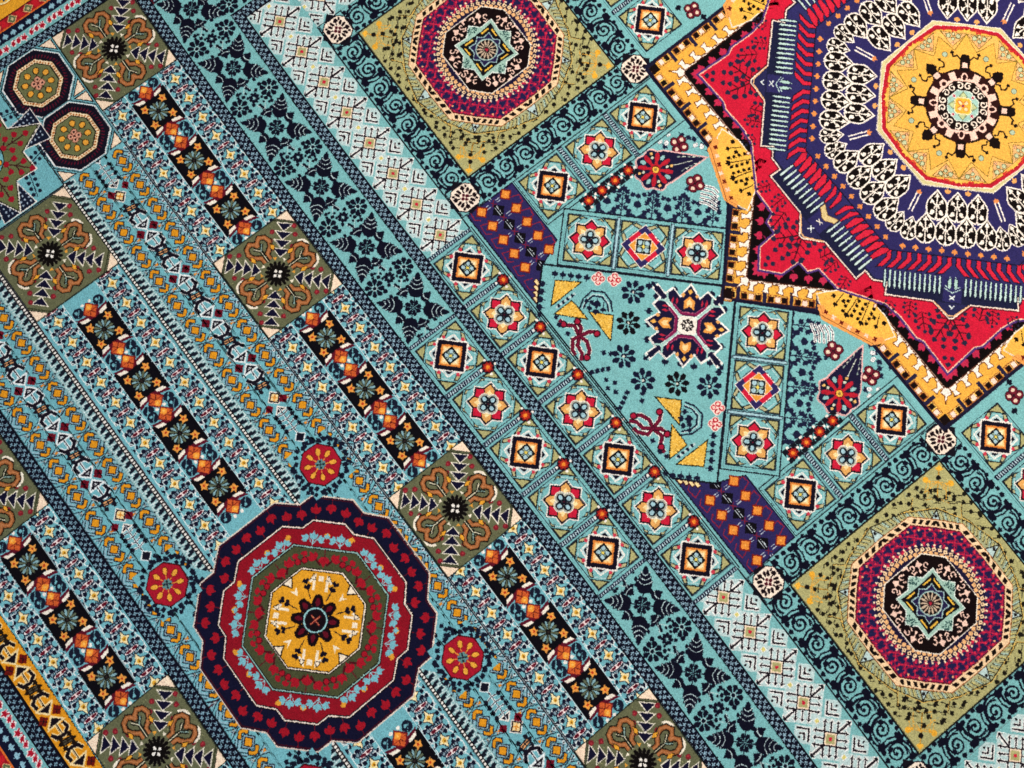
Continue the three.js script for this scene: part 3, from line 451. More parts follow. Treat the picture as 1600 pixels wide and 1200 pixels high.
    each8((i) => { if (i % 2) half(() => { for (let k = 0; k < 7; k++) { const y = 10 + k * 16.2; P([[281, y + 17], [262, y + 1], [250, y + 1], [250, y - 4], [250, y - 10], [253, y - 6], [264, y - 7], [279, y + 6]], '#c9233c', '#170a14', 1.2); } });
      else half(() => { for (let k = 0; k < 8; k++) { const y = 3 + k * 12.4, q = k < 2 ? .55 : 1; P([[283, y + 2], [283, y + 2 + 6.5 * q], [262, y + 8 * q + 6], [252, y + 15], [250, y + 11], [260, y + 2]], '#c9233c', '#170a14', 1.1); } }); });
    // purple ring with orange buds and two rows of shields
    P(sub('purple_ring', octo(251, .4142), 4), '#2b2759', '#16122c', 1.6);
    each8(() => { for (let k = -4; k <= 4; k++) bud(237, k * 21, 90 * D, 4.6, '#dd8a48', 2, '#dd8a48', 1.6); });
    const shield = (k = 1) => { ctx.save(); ctx.scale(-k, k); const o = [[-24, -2], [-22, -8], [-18, -13], [-12, -16], [2, -16.4], [8, -14], [25, 0], [8, 14], [2, 16.4], [-12, 16], [-18, 13], [-22, 8], [-24, 2], [-19, 0]]; P(o, '#0e0809', '#f6ecdf', 2.5); const c = '#f6ecdf'; L([[-20, 0], [14, 0]], c, 2); P([[22, 0], [13, -4.4], [13, 4.4]], c); for (const sg of [1, -1]) { spiral(-11, sg * 7.6, 4.6, .8, sg, sg * 2.2, c, 2.4); C(-12, sg * 8, 2.6, c, null, 1, 2); L([[-6, sg * 4], [0, sg * 2], [4, sg * 7]], c, 2); P([[11, sg * 9.6], [2, sg * 11], [5, sg * 3.6]], c); } ctx.restore(); };
    for (const r of [196, 240]) at(0, 0, 0, () => 0);
    each8(() => at(0, 0, 22.5 * D, () => { at(224, -12, -.2, () => shield(.8)); at(224, 12, .2, () => shield(.8)); at(182, 0, 0, () => { L([[-18, -3], [16, -3]], '#f6ecdf', 2.2); L([[-18, 3], [16, 3]], '#f6ecdf', 2.2); bud(-16, 0, -90 * D, 4.4, '#d9854c'); }); }));
    each8(() => { for (const k of [-1, 0, 1]) at(169, k * 33, 0, () => shield(1)); });
    each8(() => { for (const k of [-1.5, -.5, .5, 1.5]) at(209, k * 33, 0, () => shield(1)); for (const y of [-16.5, 16.5]) bud(148, y, -90 * D, 4.8, '#e0a05c', 0); });
    if (collecting) each8(() => { for (const [r, ks, z] of [[169, [-1, 0, 1], 5], [209, [-1.5, -.5, .5, 1.5], 6]]) for (const k of ks) sub('shield', [[24, -8], [18, -14], [12, -16], [-2, -16.4], [-25, 0], [-2, 16.4], [12, 16], [18, 14], [24, 8]].map(([x, y]) => [r + x, k * 33 + y]), z); });
    // gold octagon
    const g = octo(138, .4142); P(sub('gold_octagon', g, 7), '#c9c08c', '#f3e6d6', 1.6); const g2 = ring(16, (i) => { const a = i * 22.5 * D; return i % 2 ? pol(141, a) : pol(135, a); }); P(g2, '#b01c30', '#f3e6d6', 1.2); P(ring(16, (i) => pol(i % 2 ? 134 : 129, i * 22.5 * D)), '#e2ad4c', '#8a2418', 1.2);
    each8(() => { half(() => { L([[127, 8], [131, 14], [124, 18], [127, 24], [121, 22]], '#c0302c', 2.4); P([[126, 0], [131, 5], [121, 6]], '#f2c050'); L([[128, 30], [124, 40]], '#c0302c', 2); }); });
    P(ring(16, (i) => pol(i % 2 ? 130 : 125, i * 22.5 * D)), '#e9b25c'); P(ring(32, (i) => pol(i % 2 ? 121 : (i % 4 ? 94 : 94), (i + 1) * 11.25 * D)), '#e2ad4c', '#6b5a20', 1);
    each8(() => { half(() => at(110, 22, 0, () => { const q = [[13, -23], [13, 23], [-13, 0]]; P(q.map(([x, y]) => [x * .9, y * .95]), '#e6b074', '#6b5a20', 1); C(6, -8, 4, '#b9c29a', '#54502c', 1); C(6, 8, 4, '#b9c29a', '#54502c', 1); C(1, 0, 3.2, '#b9c29a', '#54502c', 1); C(9, 0, 2.8, '#d3c79a', '#54502c', 1); C(-5.5, 0, 1.6, '#f0c8a0', '#6a3a2c', .8); L([[10, -14], [7, -11]], '#54502c', 1); L([[10, 14], [7, 11]], '#54502c', 1); })); });
    each8(() => at(0, 0, 22.5 * D, () => { at(90, 0, .5, () => P(octo(4.4), '#a9bda4', '#5b5a38', .9)); }));
    sub('inner_gold_star', ring(16, (i) => pol(i % 2 ? 116 : 100, i * 22.5 * D)), 8);
    // dark wreath
    C(0, 0, 62, '#140a0a'); C(0, 0, 58.5, '#f2c9b8'); for (let i = 0; i < 8; i++) at(0, 0, i * 45 * D, () => { C(56, 0, 13, '#2a1010', null, 1, 11); L([[60, -15], [46, -9]], '#2a1010', 7); L([[60, 15], [46, 9]], '#2a1010', 7); });
    each8((i) => { if (i % 2) { P([[58, -7], [78, -9], [86, -6], [87, 0], [86, 6], [78, 9], [58, 7]], '#140a0a'); P(R(64, -4.5, 73, 4.5), '#f2c9b8'); C(48, 0, 6.6, null, '#f2c9b8', 2.6, 4.4); half(() => { L([[78, 8], [84, 14], [81, 20], [86, 22]], '#140a0a', 2.2); bud(86, 22, 100 * D, 3.2, '#140a0a'); }); }
      else { P(R(58, -6.5, 72, 6.5), '#140a0a'); P(R(60, -5, 69, 5), '#f2c9b8'); P([[70, -4], [76, -10], [84, -7], [90, 0], [84, 7], [76, 10], [70, 4]], '#140a0a'); C(47, 0, 7.4, '#f2c9b8'); C(47, 0, 3.8, '#2a1010'); half(() => { L([[68, 7], [72, 13], [68, 19], [74, 24], [80, 22]], '#140a0a', 2.1); bud(80, 22, 70 * D, 3, '#140a0a'); }); } });
    sub('wreath', ell(63, 63, 20), 9);
    P(ring(16, (i) => pol(i % 2 ? 44 : 41, i * 22.5 * D)), '#140a0a');
    for (let i = 0; i < 16; i++) at(...pol(34, (i + .5) * 22.5 * D), (i + .5) * 22.5 * D, () => spiral(0, 0, 6.4, 1.15, i % 2 ? 1 : -1, i % 2 ? -.6 : .6, '#f3e3d2', 2.3, '#140a0a', .9));
    P(octo(25.5), '#9cc3b8', '#dfe9df', 1.2); each8((i) => { if (i % 2) { P([[24, 0], [15, -7], [12, 0], [15, 7]], '#b9c490', '#5f6b4a', .9); } else { C(22, 0, 3.2, '#f0d6cf'); L([[19.5, 0], [24.5, 0]], '#9a1a38', 1.2); L([[22, -2.5], [22, 2.5]], '#9a1a38', 1.2); } });
    at(0, 0, 45 * D, () => { P(octo(13.5, .7), '#e9b03e', '#f5e3b8', 1.4); for (let i = 0; i < 4; i++) { const p = pol(7, (45 + i * 90) * D); C(p[0], p[1], 4.2, '#f1cf9c', '#c8742c', 1.2, 3.2, (45 + i * 90) * D); } C(0, 0, 1.8, '#8a1c50'); }); sub('heart_flower', ell(14), 10);
  });
}
const k_ = '#23253c';
// ------------------------------------------------------------------ field pieces next to the centre
function crossFlower() {                                        // navy toothed square with pale X
  const side = [[-46, -46], [-40, -33], [-27, -45], [-27, -45]];
  const o = []; for (let q = 0; q < 4; q++) { const c = [1, 0, -1, 0][q], s = [0, 1, 0, -1][q]; for (const [x, y] of [[-53, -60], [-41, -46], [-28, -57], [-16, -44], [0, -66], [16, -44], [28, -57], [41, -46], [53, -60]]) o.push([x * c - y * s, x * s + y * c]); }
  part('cross_flower', o, 5, () => {
    P(o, '#181532', '#f3eee6', 3.6); P(o.map(([x, y]) => [x * .975, y * .975]), '#181532');
    for (let q = 0; q < 4; q++) { at(0, 0, (45 + q * 90) * D, () => { L([[0, -13], [0, -55]], '#c9dcd6', 7); L([[0, -20], [0, -53]], '#9ac4bc', 4); L([[0, -50], [-9, -60]], '#9ac4bc', 3.4); L([[0, -50], [9, -60]], '#9ac4bc', 3.4); L([[-1.5, -18], [-1.5, -50]], '#eef0ea', 1); dart(0, -66, 0, 24, 7.5, '#12142c', 4); });
      at(0, 0, q * 90 * D, () => { L([[-26, -46 + 14], [-12, -18], [12, -18], [26, -32]], '#7b1c4a', 3.8); L([[-24, -32], [-11, -20.5], [11, -20.5], [24, -32]], '#c2607e', .9);
        P([[-8, -25], [0, -30], [8, -25], [9, -38], [0, -47], [-9, -38]], '#dd9646'); P([[-4, -29], [0, -33], [4, -29], [4.5, -37], [0, -42], [-4.5, -37]], '#f2d092');
        P(dia(4, 5, 0, -54), '#e6ad52'); P(dia(3.5, 4, -11, -48), '#dfa05c'); P(dia(3.5, 4, 11, -48), '#dfa05c');
        for (const x of [-27, -20, 20, 27]) P([[x - 2.2, -36], [x, -44], [x + 2.2, -38], [x, -31]], '#b3263e'); }); }
    P(octo(15, .6), '#e9e3d8'); for (let i = 0; i < 8; i++) at(0, 0, i * 45 * D, () => { L([[3, 0], [10, 0]], '#120c10', 2.4); L([[7, -3], [10, 0], [7, 3]], '#120c10', 1.2); }); sub('pale_centre', octo(15, .6), 2);
  });
}
function daisy(r, dark = '#12152c') { petals(8, r * .34, r * 1.05, r * .27, dark, .2); for (let i = 0; i < 14; i++) { const p = pol((i % 3) * r * .17, i * 2.4); C(p[0], p[1], r * .09, dark); } C(0, 0, r * .1, '#d8dccf'); }
function quatre(r, a = 0, red = true) { at(0, 0, a, () => { for (let i = 0; i < 4; i++) { const p = pol(r * .55, (45 + i * 90) * D); C(p[0], p[1], r * .5, red ? '#b11c2c' : '#6c1a2c', red ? '#f2d6cc' : '#2a1018', red ? 1.6 : 1.4); } for (let i = 0; i < 4; i++) { const p = pol(r * .6, (45 + i * 90) * D); C(p[0], p[1], r * .22, red ? '#f0cfc0' : '#e4cdb4'); } }); }
function crossPanel() {
  const poly = [[-219, -36], [0, -256], [219, -36], [169, 14], [-169, 14]];
  part('cross_panel', poly, 2, () => {
    P(poly, LB, '#131522', 3); const n = '#14172e';
    mir(() => {
      // fringe of buds along the edges
      for (let k = 0; k < 5; k++) { const q = k * 9; bud(-189 + q, -37 - q, -45 * D, 5, n, 4); bud(-188 + q, -22 + q, 225 * D, 5, n, 4); }
      for (const [x, y, a] of [[-63, -182, 135], [-44, -203, 135], [-21, -224, 135], [-92, -153, 135], [-61, -118, 45], [-27, -87, 45], [-72, -142, 45], [-45, -104, 45]]) bud(x, y, a * D, 5.4, n, 3);
      const tri = (pts) => { part('gold_triangle', pts, 4, () => { P(pts, '#e2b44c', '#1a1810', 1.7); const g = rng(11 + Math.round(-pts[0][0])); for (let i = 0; i < 70; i++) { let a = g(), b = g(); if (a + b > 1) { a = 1 - a; b = 1 - b; } const x = pts[0][0] + (pts[1][0] - pts[0][0]) * a + (pts[2][0] - pts[0][0]) * b, y = pts[0][1] + (pts[1][1] - pts[0][1]) * a + (pts[2][1] - pts[0][1]) * b; C(x, y, 1, i % 2 ? '#c4922c' : '#f2cf74'); } }); };
      tri([[-186, -36], [-158, -67], [-157, -5]]); tri([[-144, -37], [-144, -1], [-105, -38]]); tri([[-113, -47], [-85, -74], [-56, -45]]);
      L([[-150, -48], [-150, -10]], PB, 4); for (let y = -44; y < -8; y += 9) bud(-150.5, y + 4, 20 * D, 3, n);
      for (const [x, y] of [[-146, -92], [-129, -111]]) at(x, y, 0, () => { C(0, 0, 9.5, '#f0dcd4'); quatre(10.5); });
      // dark garland
      at(-124, -73, -45 * D, () => { L([[-26, 22], [-22, 6], [-10, -8], [10, -8], [22, 6], [26, 22]], n, 2.6); L([[-22, 22], [-18, 8], [-8, -3], [8, -3], [18, 8], [22, 22]], PB, 1.6); L([[-20, 22], [-16, 9], [-7, 0], [7, 0], [16, 9], [20, 22]], n, 2.6); bud(0, 3, Math.PI, 6.4, n, 5); bud(-11, 8, Math.PI, 4.4, n, 9); bud(11, 8, Math.PI, 4.4, n, 9); bud(0, 19, Math.PI, 5, n, 2); });
      at(-95, -122, 0, () => daisy(18)); at(-61, -85, 0, () => daisy(18, '#0e0c12')); at(-24, -46, 0, () => daisy(18));
      // maroon six-armed flower
      at(-92, -11, 0, () => { const c = '#6c1430', arms = [[[0, 0], [-18, -4], [-28, 8], [-40, 9]], [[0, 0], [-8, -10], [-20, -12]], [[0, 0], [4, -16], [12, -26]], [[0, 0], [14, -4], [28, 2], [34, 12]], [[0, 0], [10, 12], [24, 14], [32, 22]], [[0, 0], [-2, 12], [10, 22], [20, 24]]]; for (const a of arms) L(a, WH, 8); for (const a of arms) { L(a, '#260a16', 6); L(a, c, 4.2); } for (const [x, y] of [[-20, -12], [14, -26 + 2], [34, 12], [-30, 8]]) { C(x, y, 6, '#260a16'); C(x, y, 4, '#a01c38'); } });
      for (const [x, y] of [[-40, 12], [-36, 4], [-32, -4], [-28, -12], [-44, -30], [-52, -22]]) bud(x, y, 60 * D, 4.2, n, 2);
      for (const [x, y] of [[-108, 6], [-128, 8], [-140, -70 + 74]]) bud(x, y, 20 * D, 4, n, 2);
      at(-118, -50, 0, () => { for (const [x, y] of [[0, 0], [6, -7], [-7, 6]]) bud(x - 8, y - 6, 45 * D, 3.8, n, 3); });
    });
    for (const [x, y] of [[0, -4], [-12, 4], [12, 4], [0, 10]]) bud(x, y, 0, 4, n, 2);
  });
  at(-1, -156, 45 * D, crossFlower);
}
function latticePanel() {                                       // purple panel with orange squares (left-hand one)
  const poly = [[-354, -79], [-236, -79], [-217, -36], [-170, 11], [-354, 11]];
  part('lattice_panel', poly, 2, () => {
    P(poly, PU, '#120e22', 2);
    clipTo(poly, () => {
      for (let k = 0; k < 7; k++) { const x = -345 + k * 28.4;
        L([[x + 7, -59], [x + 13, -76], [x + 26, -74], [x + 25, -62]], '#8a1f34', 1.5); L([[x - 7, -10], [x - 12, 4], [x + 4, 6], [x + 10, -2]], '#8a1f34', 1.5); P(dia(12, 12, x + 14.2, -34), '#0d0a12'); 
        for (const a of [0, 90, 180, 270]) at(x, -34, a * D, () => { L([[6, -2], [15, -2]], '#b9c6cc', 1.4); L([[7, 2], [13, 2]], '#b9c6cc', 1.1); }); L([[x - 4, -38], [x + 4, -30]], '#7a1c2c', 1.3); L([[x + 4, -38], [x - 4, -30]], '#7a1c2c', 1.3); }
    });
    for (let k = 0; k < 5; k++) for (const y of [-59, -11]) { const x = -345 + k * 28.4; if (y > -20 && k > 3 && 0) continue; im(x, y, () => { P(sub('orange_square', R(-7.2, -7.2, 7.2, 7.2)), '#e08a38', '#7c1c18', 2); C(0, 0, 1.4, '#f0a850'); }); }
    for (let k = 0; k < 4; k++) { P(R(-206 + k * 7, -14 + k * 6, -196 + k * 7, -8 + k * 6), '#e9d39a', '#3a1010', 1.4); }
  });
}
function gardenCorner() {                                       // light-blue corner with shrubs, teardrop and flowers (left-hand one)
  const poly = [[-264, -84], [-264, -372], [-190, -372], [-114, -330], [-92, -322], [-240, -92]];
  const n = '#181c36';
  part('garden_corner', poly, 1, () => {
    P(poly, LB); clipTo([[-268, -60], [-268, -376], [-100, -376], [-40, -310], [-220, -80]], () => {
      at(-264, -372, 0, () => { for (const [x, y, a] of [[14, 10, 20], [24, 14, 160], [36, 8, 200], [48, 16, 10], [10, 26, 90], [12, 44, 100], [8, 60, 80], [60, 12, 30]]) bud(x, y, a * D, 4.6, n, 3); });
      for (let k = 0; k < 8; k++) at(-222 + k * 17.4, -167 - k * 17.4, -45 * D, () => { // shrubs rooted on the tile strip
        if (k % 2) { L([[0, 0], [0, -44]], n, 1.8); for (let j = 0; j < 4; j++) for (const sg of [1, -1]) bud(0, -8 - j * 9, sg * 48 * D, 4.6, n, 5 + (j === 1 ? 4 : 0), n, 1.4); bud(0, -42, 0, 5, n); }
        else { drop(0, -12, 0, 6.6, n, 3); for (const sg of [1, -1]) { L([[0, 0], [sg * 14, -6]], n, 3); drop(sg * 3, -3, sg * 60 * D, 4.8, n, 7); drop(sg * 2, -1, sg * 88 * D, 4, n, 8); } drop(0, -30, 0, 4.6, n, 1); bud(-7, -34, -30 * D, 4.2, n); bud(8, -36, 30 * D, 4.2, n); }
      });
      for (let k = 0; k < 16; k++) at(-226 + k * 9.2, -163 - k * 9.2, -45 * D, () => C(0, 0, 5, n, null, 1, 2.2));
      for (let k = 0; k < 8; k++) bud(-252 + (k % 2) * 12, -228 + k * 13, (k * 70) * D, 4.2, n, 2);
      at(-251, -208, -45 * D, () => { for (let k = 0; k < 6; k++) L([[-10 + k * 4, -9], [-13 + k * 4, 6]], '#a87a58', 1.6); });
      for (const [x, y] of [[-170, -318], [-178, -300], [-188, -244], [-176, -256]]) bud(x, y, 120 * D, 4.2, n, 3);
      at(-143, -320, -45 * D, () => { for (let k = 0; k < 5; k++) { L([[-16, -14 + k * 7], [4 - k * 1.5, -12 + k * 7], [14, -4 + k * 7]], '#f2f2ee', 4.6); L([[-16, -14 + k * 7], [4 - k * 1.5, -12 + k * 7], [14, -4 + k * 7]], '#3a3a48', 1.3); } });
      for (const [x, y] of [[-264 + 7, -318], [-217, -360]]) at(x, y, 0, () => { for (let i = 0; i < 9; i++) { const p = pol(4 + (i % 3) * 4, i * 2.1); spiral(p[0], p[1], 3.6, .8, 1, i, '#f3f0ee', 2.2, '#6c7c86', .5); } });
    });
    at(-238, -333, 20 * D, () => { quatre(15, 0, false); sub('quatrefoil', ell(14)); }); at(-172, -313, 20 * D, () => { quatre(15, 0, false); sub('quatrefoil', ell(14)); });
  });
  at(-229, -276, Math.atan2(-79, 35), () => {                   // teardrop, its point along +x
    const o = ring(40, (i) => { const a = -150 * D + (i / 39) * 300 * D, b = a + Math.PI, q = 33 + 2.4 * Math.cos(b * 8 + .4); return [q * Math.cos(b), q * Math.sin(b)]; }); const tear = [[87, 0], ...o.filter(([x]) => x < 24)];
    part('teardrop', tear, 4, () => {
      P(tear, '#1a1734', '#e9b8b4', 2.6); petals(8, 8, 28, 4.6, '#b01e30', .39); for (let i = 0; i < 8; i++) at(0, 0, i * 45 * D, () => { C(23, 0, 5.6, i % 2 ? '#8cbcbc' : '#14141c', '#101020', 1.2, 4); if (i % 2 === 0) { C(20, 0, 2.6, '#c9d0bc'); C(27, 0, 2.6, '#e3b46a'); } });
      P(ring(16, (i) => pol(i % 2 ? 8 : 24, (i * 22.5) * D + .39)), '#b8202f'); C(0, 0, 6, '#e9b548', '#5c1014', 1.2); C(0, 0, 2.4, '#8a7a3c'); for (let k = 0; k < 5; k++) for (const sg of [1, -1]) { P([[38 + k * 8, sg * (3 + (4 - k) * 2.2)], [42 + k * 8, sg * (8 + (4 - k) * 2.2) - sg * 3], [46 + k * 8, sg * (3 + (4 - k) * 1.8)]], k % 2 ? '#cfd9c4' : '#8fa49a'); } L([[30, 0], [62, 0]], '#cfd9c4', 1.3); sub('red_flower', ring(16, (i) => pol(i % 2 ? 12 : 26, (i * 22.5) * D + .39)));
    });
  });
}
// ------------------------------------------------------------------ the whole design
const A_CARTS = []; for (const k of [-2, -1, 0, 1]) for (const j of [-1, 0, 1]) A_CARTS.push((k + .5) * 461.4 + j * 101.5);
function hBand(name, s0, s1, t0, t1, z, fn) { at((s0 + s1) / 2, (t0 + t1) / 2, 0, () => part(name, R(-(s1 - s0) / 2, -(t1 - t0) / 2, (s1 - s0) / 2, (t1 - t0) / 2), z, () => fn(-(s1 - s0) / 2, (s1 - s0) / 2, t1 - t0))); }
function vBand(name, s0, s1, t0, t1, z, fn) { at((s0 + s1) / 2, (t0 + t1) / 2, Math.PI / 2, () => part(name, R(-(t1 - t0) / 2, -(s1 - s0) / 2, (t1 - t0) / 2, (s1 - s0) / 2), z, () => fn(-(t1 - t0) / 2, (t1 - t0) / 2, s1 - s0))); }
const barbs = (bg) => (x0, x1, w) => { P(R(x0, -w / 2, x1, w / 2), bg); lat(x0, x1, 33.7, (x) => at(x, 0, 0, () => { const r = '#a8152c', wt = '#f0e6e2'; for (const [c, lw, k] of [[wt, 5, 1.5], [r, 2, 1]]) { bud(-13, 5, 0, 4.4 * (k > 1 ? 1.3 : 1), c, 3); for (const q of [-2.5, 7]) { P(dia(4.2 * (k > 1 ? 1.5 : 1), 4.2 * (k > 1 ? 1.5 : 1), q, 0), c); L([[q - 4, 5], [q + 3, -4]], c, lw); } L([[-17, 5], [-13, -2], [-9, 5]], c, lw * .8); } })); };
const tulips = (x0, x1, w) => { P(R(x0, -w / 2, x1, w / 2), '#11142b'); lat(x0, x1, 14.6, (x) => bud(x, 5, 0, 4.9, '#8dbccb', 2.6)); };
const redRun = (x0, x1, w) => { P(R(x0, -w / 2, x1, w / 2), '#9c1a24'); lat(x0, x1, 30, (x, i) => { im(x, 0, () => { P(R(-6, -6, 6, 6), '#5c6a48', '#e2b07a', 1.4); C(0, 0, 2.6, '#c8b88a'); }); P([[x + 10, -6], [x + 19, -6], [x + 21, 6], [x + 12, 6]], '#c41f2c'); }); L([[x0, -w / 2 + 1], [x1, -w / 2 + 1]], '#e0702c', 2.6); L([[x0, w / 2 - .8], [x1, w / 2 - .8]], '#3a0c14', 1.6); };
const goldRun = (x0, x1, w) => { P(R(x0, -w / 2, x1, w / 2), '#e4a22c'); lat(x0, x1, 46, (x) => { C(x, 0, 17, '#f1dfa8', '#c07818', 2, 12); C(x, 0, 12.5, '#e8ac3c', null, 1, 8.5); petals(4, 0, 0.1, .1, BK); at(x, 0, .4, () => petals(4, 1, 7.5, 2, '#2a3f52')); spiral(x + 23, 0, 7, 1, 1, 0, '#f1dfa8', 2); }); };
function design() {
  rnd = rng(7);
  P(R(-SMAX, -900, SMAX, TMAX), '#5a1420');                     // selvedge
  // outer stripes, short end
  mir((q) => {
    vBand('gold_stripe', -1132, -1072.5, TC - 40, 1125, 1, goldRun); vBand('red_stripe', -1072.5, -1053.5, TC - 40, 1062, 1, redRun); vBand('tulip_stripe', -1053.5, -1036, TC - 40, 1042, 1, tulips); vBand('barb_stripe', -1036, -1016.5, TC - 40, 1020, 1, barbs(LB)); vBand('crosslet_stripe', -1016.5, -998.5, TC - 40, 1002, 1, (a, b, w) => crosslets(a, b, w));
  });
  at(0, 0, 0, () => { // outer stripes, long side
    hBand('gold_stripe', -1132, 1132, 1062, 1125, 1, goldRun); hBand('red_stripe', -1062, 1062, 1042.5, 1062, 1, redRun); hBand('tulip_stripe', -1050, 1050, 1020.5, 1042.5, 1, tulips);
    at(0, 1011.5, 0, () => part('barb_stripe', R(-1030, -9, 1030, 9), 1, () => { P(R(-1030, -9, 1030, 9), LB); tf([1, 0, 0, -1, 0, 0], () => barbs(LB)(-1030, 1030, 18)); }));
    hBand('crosslet_stripe', -1010, 1010, 979.5, 1002.5, 1, (a, b, w) => crosslets(a, b, w, '#7ea6b6'));
  });
  // gold glyph band
  hBand('gold_glyph_band', -998, 998, 939.5, 979.5, 1, (a, b, w) => { P(R(a, -w / 2, b, w / 2), GO, '#120d10', 2); for (let k = -10; k <= 10; k++) { at(k * 88.6 - 138 + 88.6 * 2 - 39.2 * 0, 1.5, 0, () => glyph('#140d16', '#f3d9a0', '#6a1410', true)); at(k * 88.6 - 94, 1, 0, () => spindle('#1c120c', '#4a4638')); } });
  // the three cartouche rows
  at(0, 305, 0, () => stripRow(-998, 998, 72, A_CARTS)); at(0, 571.5, 0, () => stripRow(-782, 782, 78, [-553.5, -452, -350.5, -249, 249, 350.5, 452, 553.5])); at(0, 864.5, 0, () => stripRow(-998, 998, 75, A_CARTS));
  // strips between the rows
  const strip = (t0, gl, c1, c2, dotT, crT, flip) => {
    mir(() => {
      at(0, c1, 0, () => tf([1, 0, 0, 1, 0, 0], () => chevRow(-785, -1, 0))); at(0, c2, 0, () => tf([1, 0, 0, -1, 0, 0], () => chevRow(-785, -1, 0)));
      at(0, gl, 0, () => {
        part('glyph_band', R(-785, -16, -1, 16), 2, () => {
          P(R(-785, -15.5, -1, 15.5), LB2);
          for (const x of [-644, -555, -466, -377]) at(x, 0, 0, () => { glyph('#17121e', '#e3ecec', '#6c0f20', false); });
          for (const x of [-688.5, -599.5, -510.5, -421.5, -333]) at(x, 0, 0, () => spindle('#14131f', '#d29a66'));
          for (const sg of [1, -1]) at(sg > 0 ? -299 : -722, 0, sg > 0 ? 0 : Math.PI, () => {
            im(-7, -4, () => { P(R(-9, -9, 9, 9), WH); P(R(-7.5, -7.5, 7.5, 7.5), '#1a1420'); P(R(-5.5, -5.5, 5.5, 5.5), '#f3d79c'); L([[-5, 0], [5, 0]], '#d88a2c', 1.6); L([[0, -5], [0, 5]], '#d88a2c', 1.6); });
            im(4, 0, () => { P(R(3, -17, 14, -6), '#6c0f20'); P(R(-15, 3, -5, 14), '#6c0f20'); P([[2, 2], [2, 16], [16, 2]], '#17121e', WH, 2); });
            L([[10, 0], [62, 0]], '#e3ecec', 3.2); L([[10, 0], [62, 0]], '#141322', 1.3); for (let k = 0; k < 4; k++) for (const s2 of [1, -1]) { const x = 22 + k * 9; L([[x, 0], [x - 2, s2 * 9]], '#e3ecec', 3); L([[x, 0], [x - 2, s2 * 9]], '#141322', 1.2); bud(x - 2, s2 * 8, s2 > 0 ? Math.PI : 0, 3.8, '#141322', 1); } im(66, 0, () => P(R(-6.5, -6.5, 6.5, 6.5), '#141322', '#e3ecec', 1.6));
          });
        });
      });
      at(0, crT, 0, () => tf([1, 0, 0, flip, 0, 0], () => part('crenellated_stripe', R(-785, -8, -1, 8), 3, () => crown(-785, -1)))); at(0, dotT, 0, () => part('dotted_stripe', R(-785, -3.5, -1, 3.5), 3, () => dotted(-785, -1)));
    });
  };
  strip(377, 428.5, 396.5, 460.5, 492, 481, 1); strip(657, 718.5, 685.5, 751, 653.5, 665, -1);
  hBand('edge_line', -998, 998, 375.5, 379, 3, (a, b, w) => { P(R(a, -w / 2, b, w / 2), '#12121c'); L([[a, 0], [b, 0]], '#cfe0e2', .8); lat(a, b, 12, (x) => { C(x, 4.5, 2, '#12121c', '#e3ecec', 1); }); });
  hBand('crosslet_stripe', -998, 998, 769.5, 790, 3, (a, b, w) => crosslets(a, b, w, '#7ea6b6'));
  // corner block of the border
  mir(() => {
    for (const s of [-947, -839.5]) at(s, 435, 0, cornerOctagon); for (const s of [-947, -839.5]) at(s, 709, 0, cornerOctagon);
    part('corner_block', R(-998, 493, -783, 651), 3, () => {
      P(R(-998, 493, -783, 651), LB2, '#16161c', 2);
      at(-890, 572, 0, () => {
        const st = ring(16, (i) => pol(i % 2 ? 62 : [104, 84][(i / 2) % 2], i * 22.5 * D)); const navy = [[[70, 10], [106, -6], [106, 40], [64, 60]]];
        for (const a of [0, 90, 180, 270]) at(0, 0, a * D, () => { const p = [[52, -20], [104, -30], [104, 30], [52, 20]]; P(p, '#141a2e', WH, 1.6); for (let x = 55; x < 103; x += 7) for (let y = -24; y < 25; y += 7) { C(x, y, 1.6, '#9fb2c2'); } for (const sg of [1, -1]) { L([[56, sg * 46], [98, sg * 36]], '#141a2e', 1.5); for (let k = 0; k < 4; k++) { C(62 + k * 10, sg * 50 - sg * k * 2, 3.2, '#141a2e'); C(62 + k * 10, sg * 38 - sg * k * 2, 3.2, '#141a2e'); } } });
        P(sub('olive_star', st), '#646b44', WH, 2); L(st.map(([x, y]) => [x * .97, y * .97]), '#16140e', 1.4, true);
        for (let i = 0; i < 8; i++) at(0, 0, i * 45 * D, () => { L([[20, 0], [74, 0]], '#3a141a', 2); for (const [r, y] of [[44, 11], [44, -11], [60, 9], [60, -9], [76, 0], [34, 0]]) { L([[r - 10, 0], [r, y]], '#3a141a', 1.5); drop(r - 4, y, 90 * D, 5.2, '#9c1428'); } });
        C(0, 0, 30, LB2, '#16140e', 1.6); for (let i = 0; i < 8; i++) { const p = pol(22, i * 45 * D); C(p[0], p[1], 5.6, '#e6a33c', '#16140e', 1.2); } C(0, 0, 12, '#9c1428');
      });
    });
  });
  // olive squares
  for (const s of [-922.8, -461.4, 0, 461.4, 922.8]) { at(s, 305.5, 0, () => oliveSquare(75, 71)); at(s, 864.5, 0, () => oliveSquare(75, 73.5)); } mir(() => at(-703.6, 571.5, 0, () => oliveSquare(77, 77)));
  // border medallion and its small octagons
  at(0, 571.4, 0, () => { const g = rng(41); for (const [a, b] of [[1, 1], [1, -1], [-1, 1], [-1, -1]]) at(a * 152, b * 128, 0, () => { P(dia(54, 46), LB2); for (let i = 0; i < 34; i++) { const x = (g() - .5) * 84, y = (g() - .5) * 60; if (Math.abs(x) / 48 + Math.abs(y) / 42 < 1) at(x, y, g() * 3, () => P([[-3.4, -2], [2, -3.6], [3.8, 2.6], [-2, 3.4]], '#121628')); } }); });
  at(0, 571.4, 0, borderMedallion);
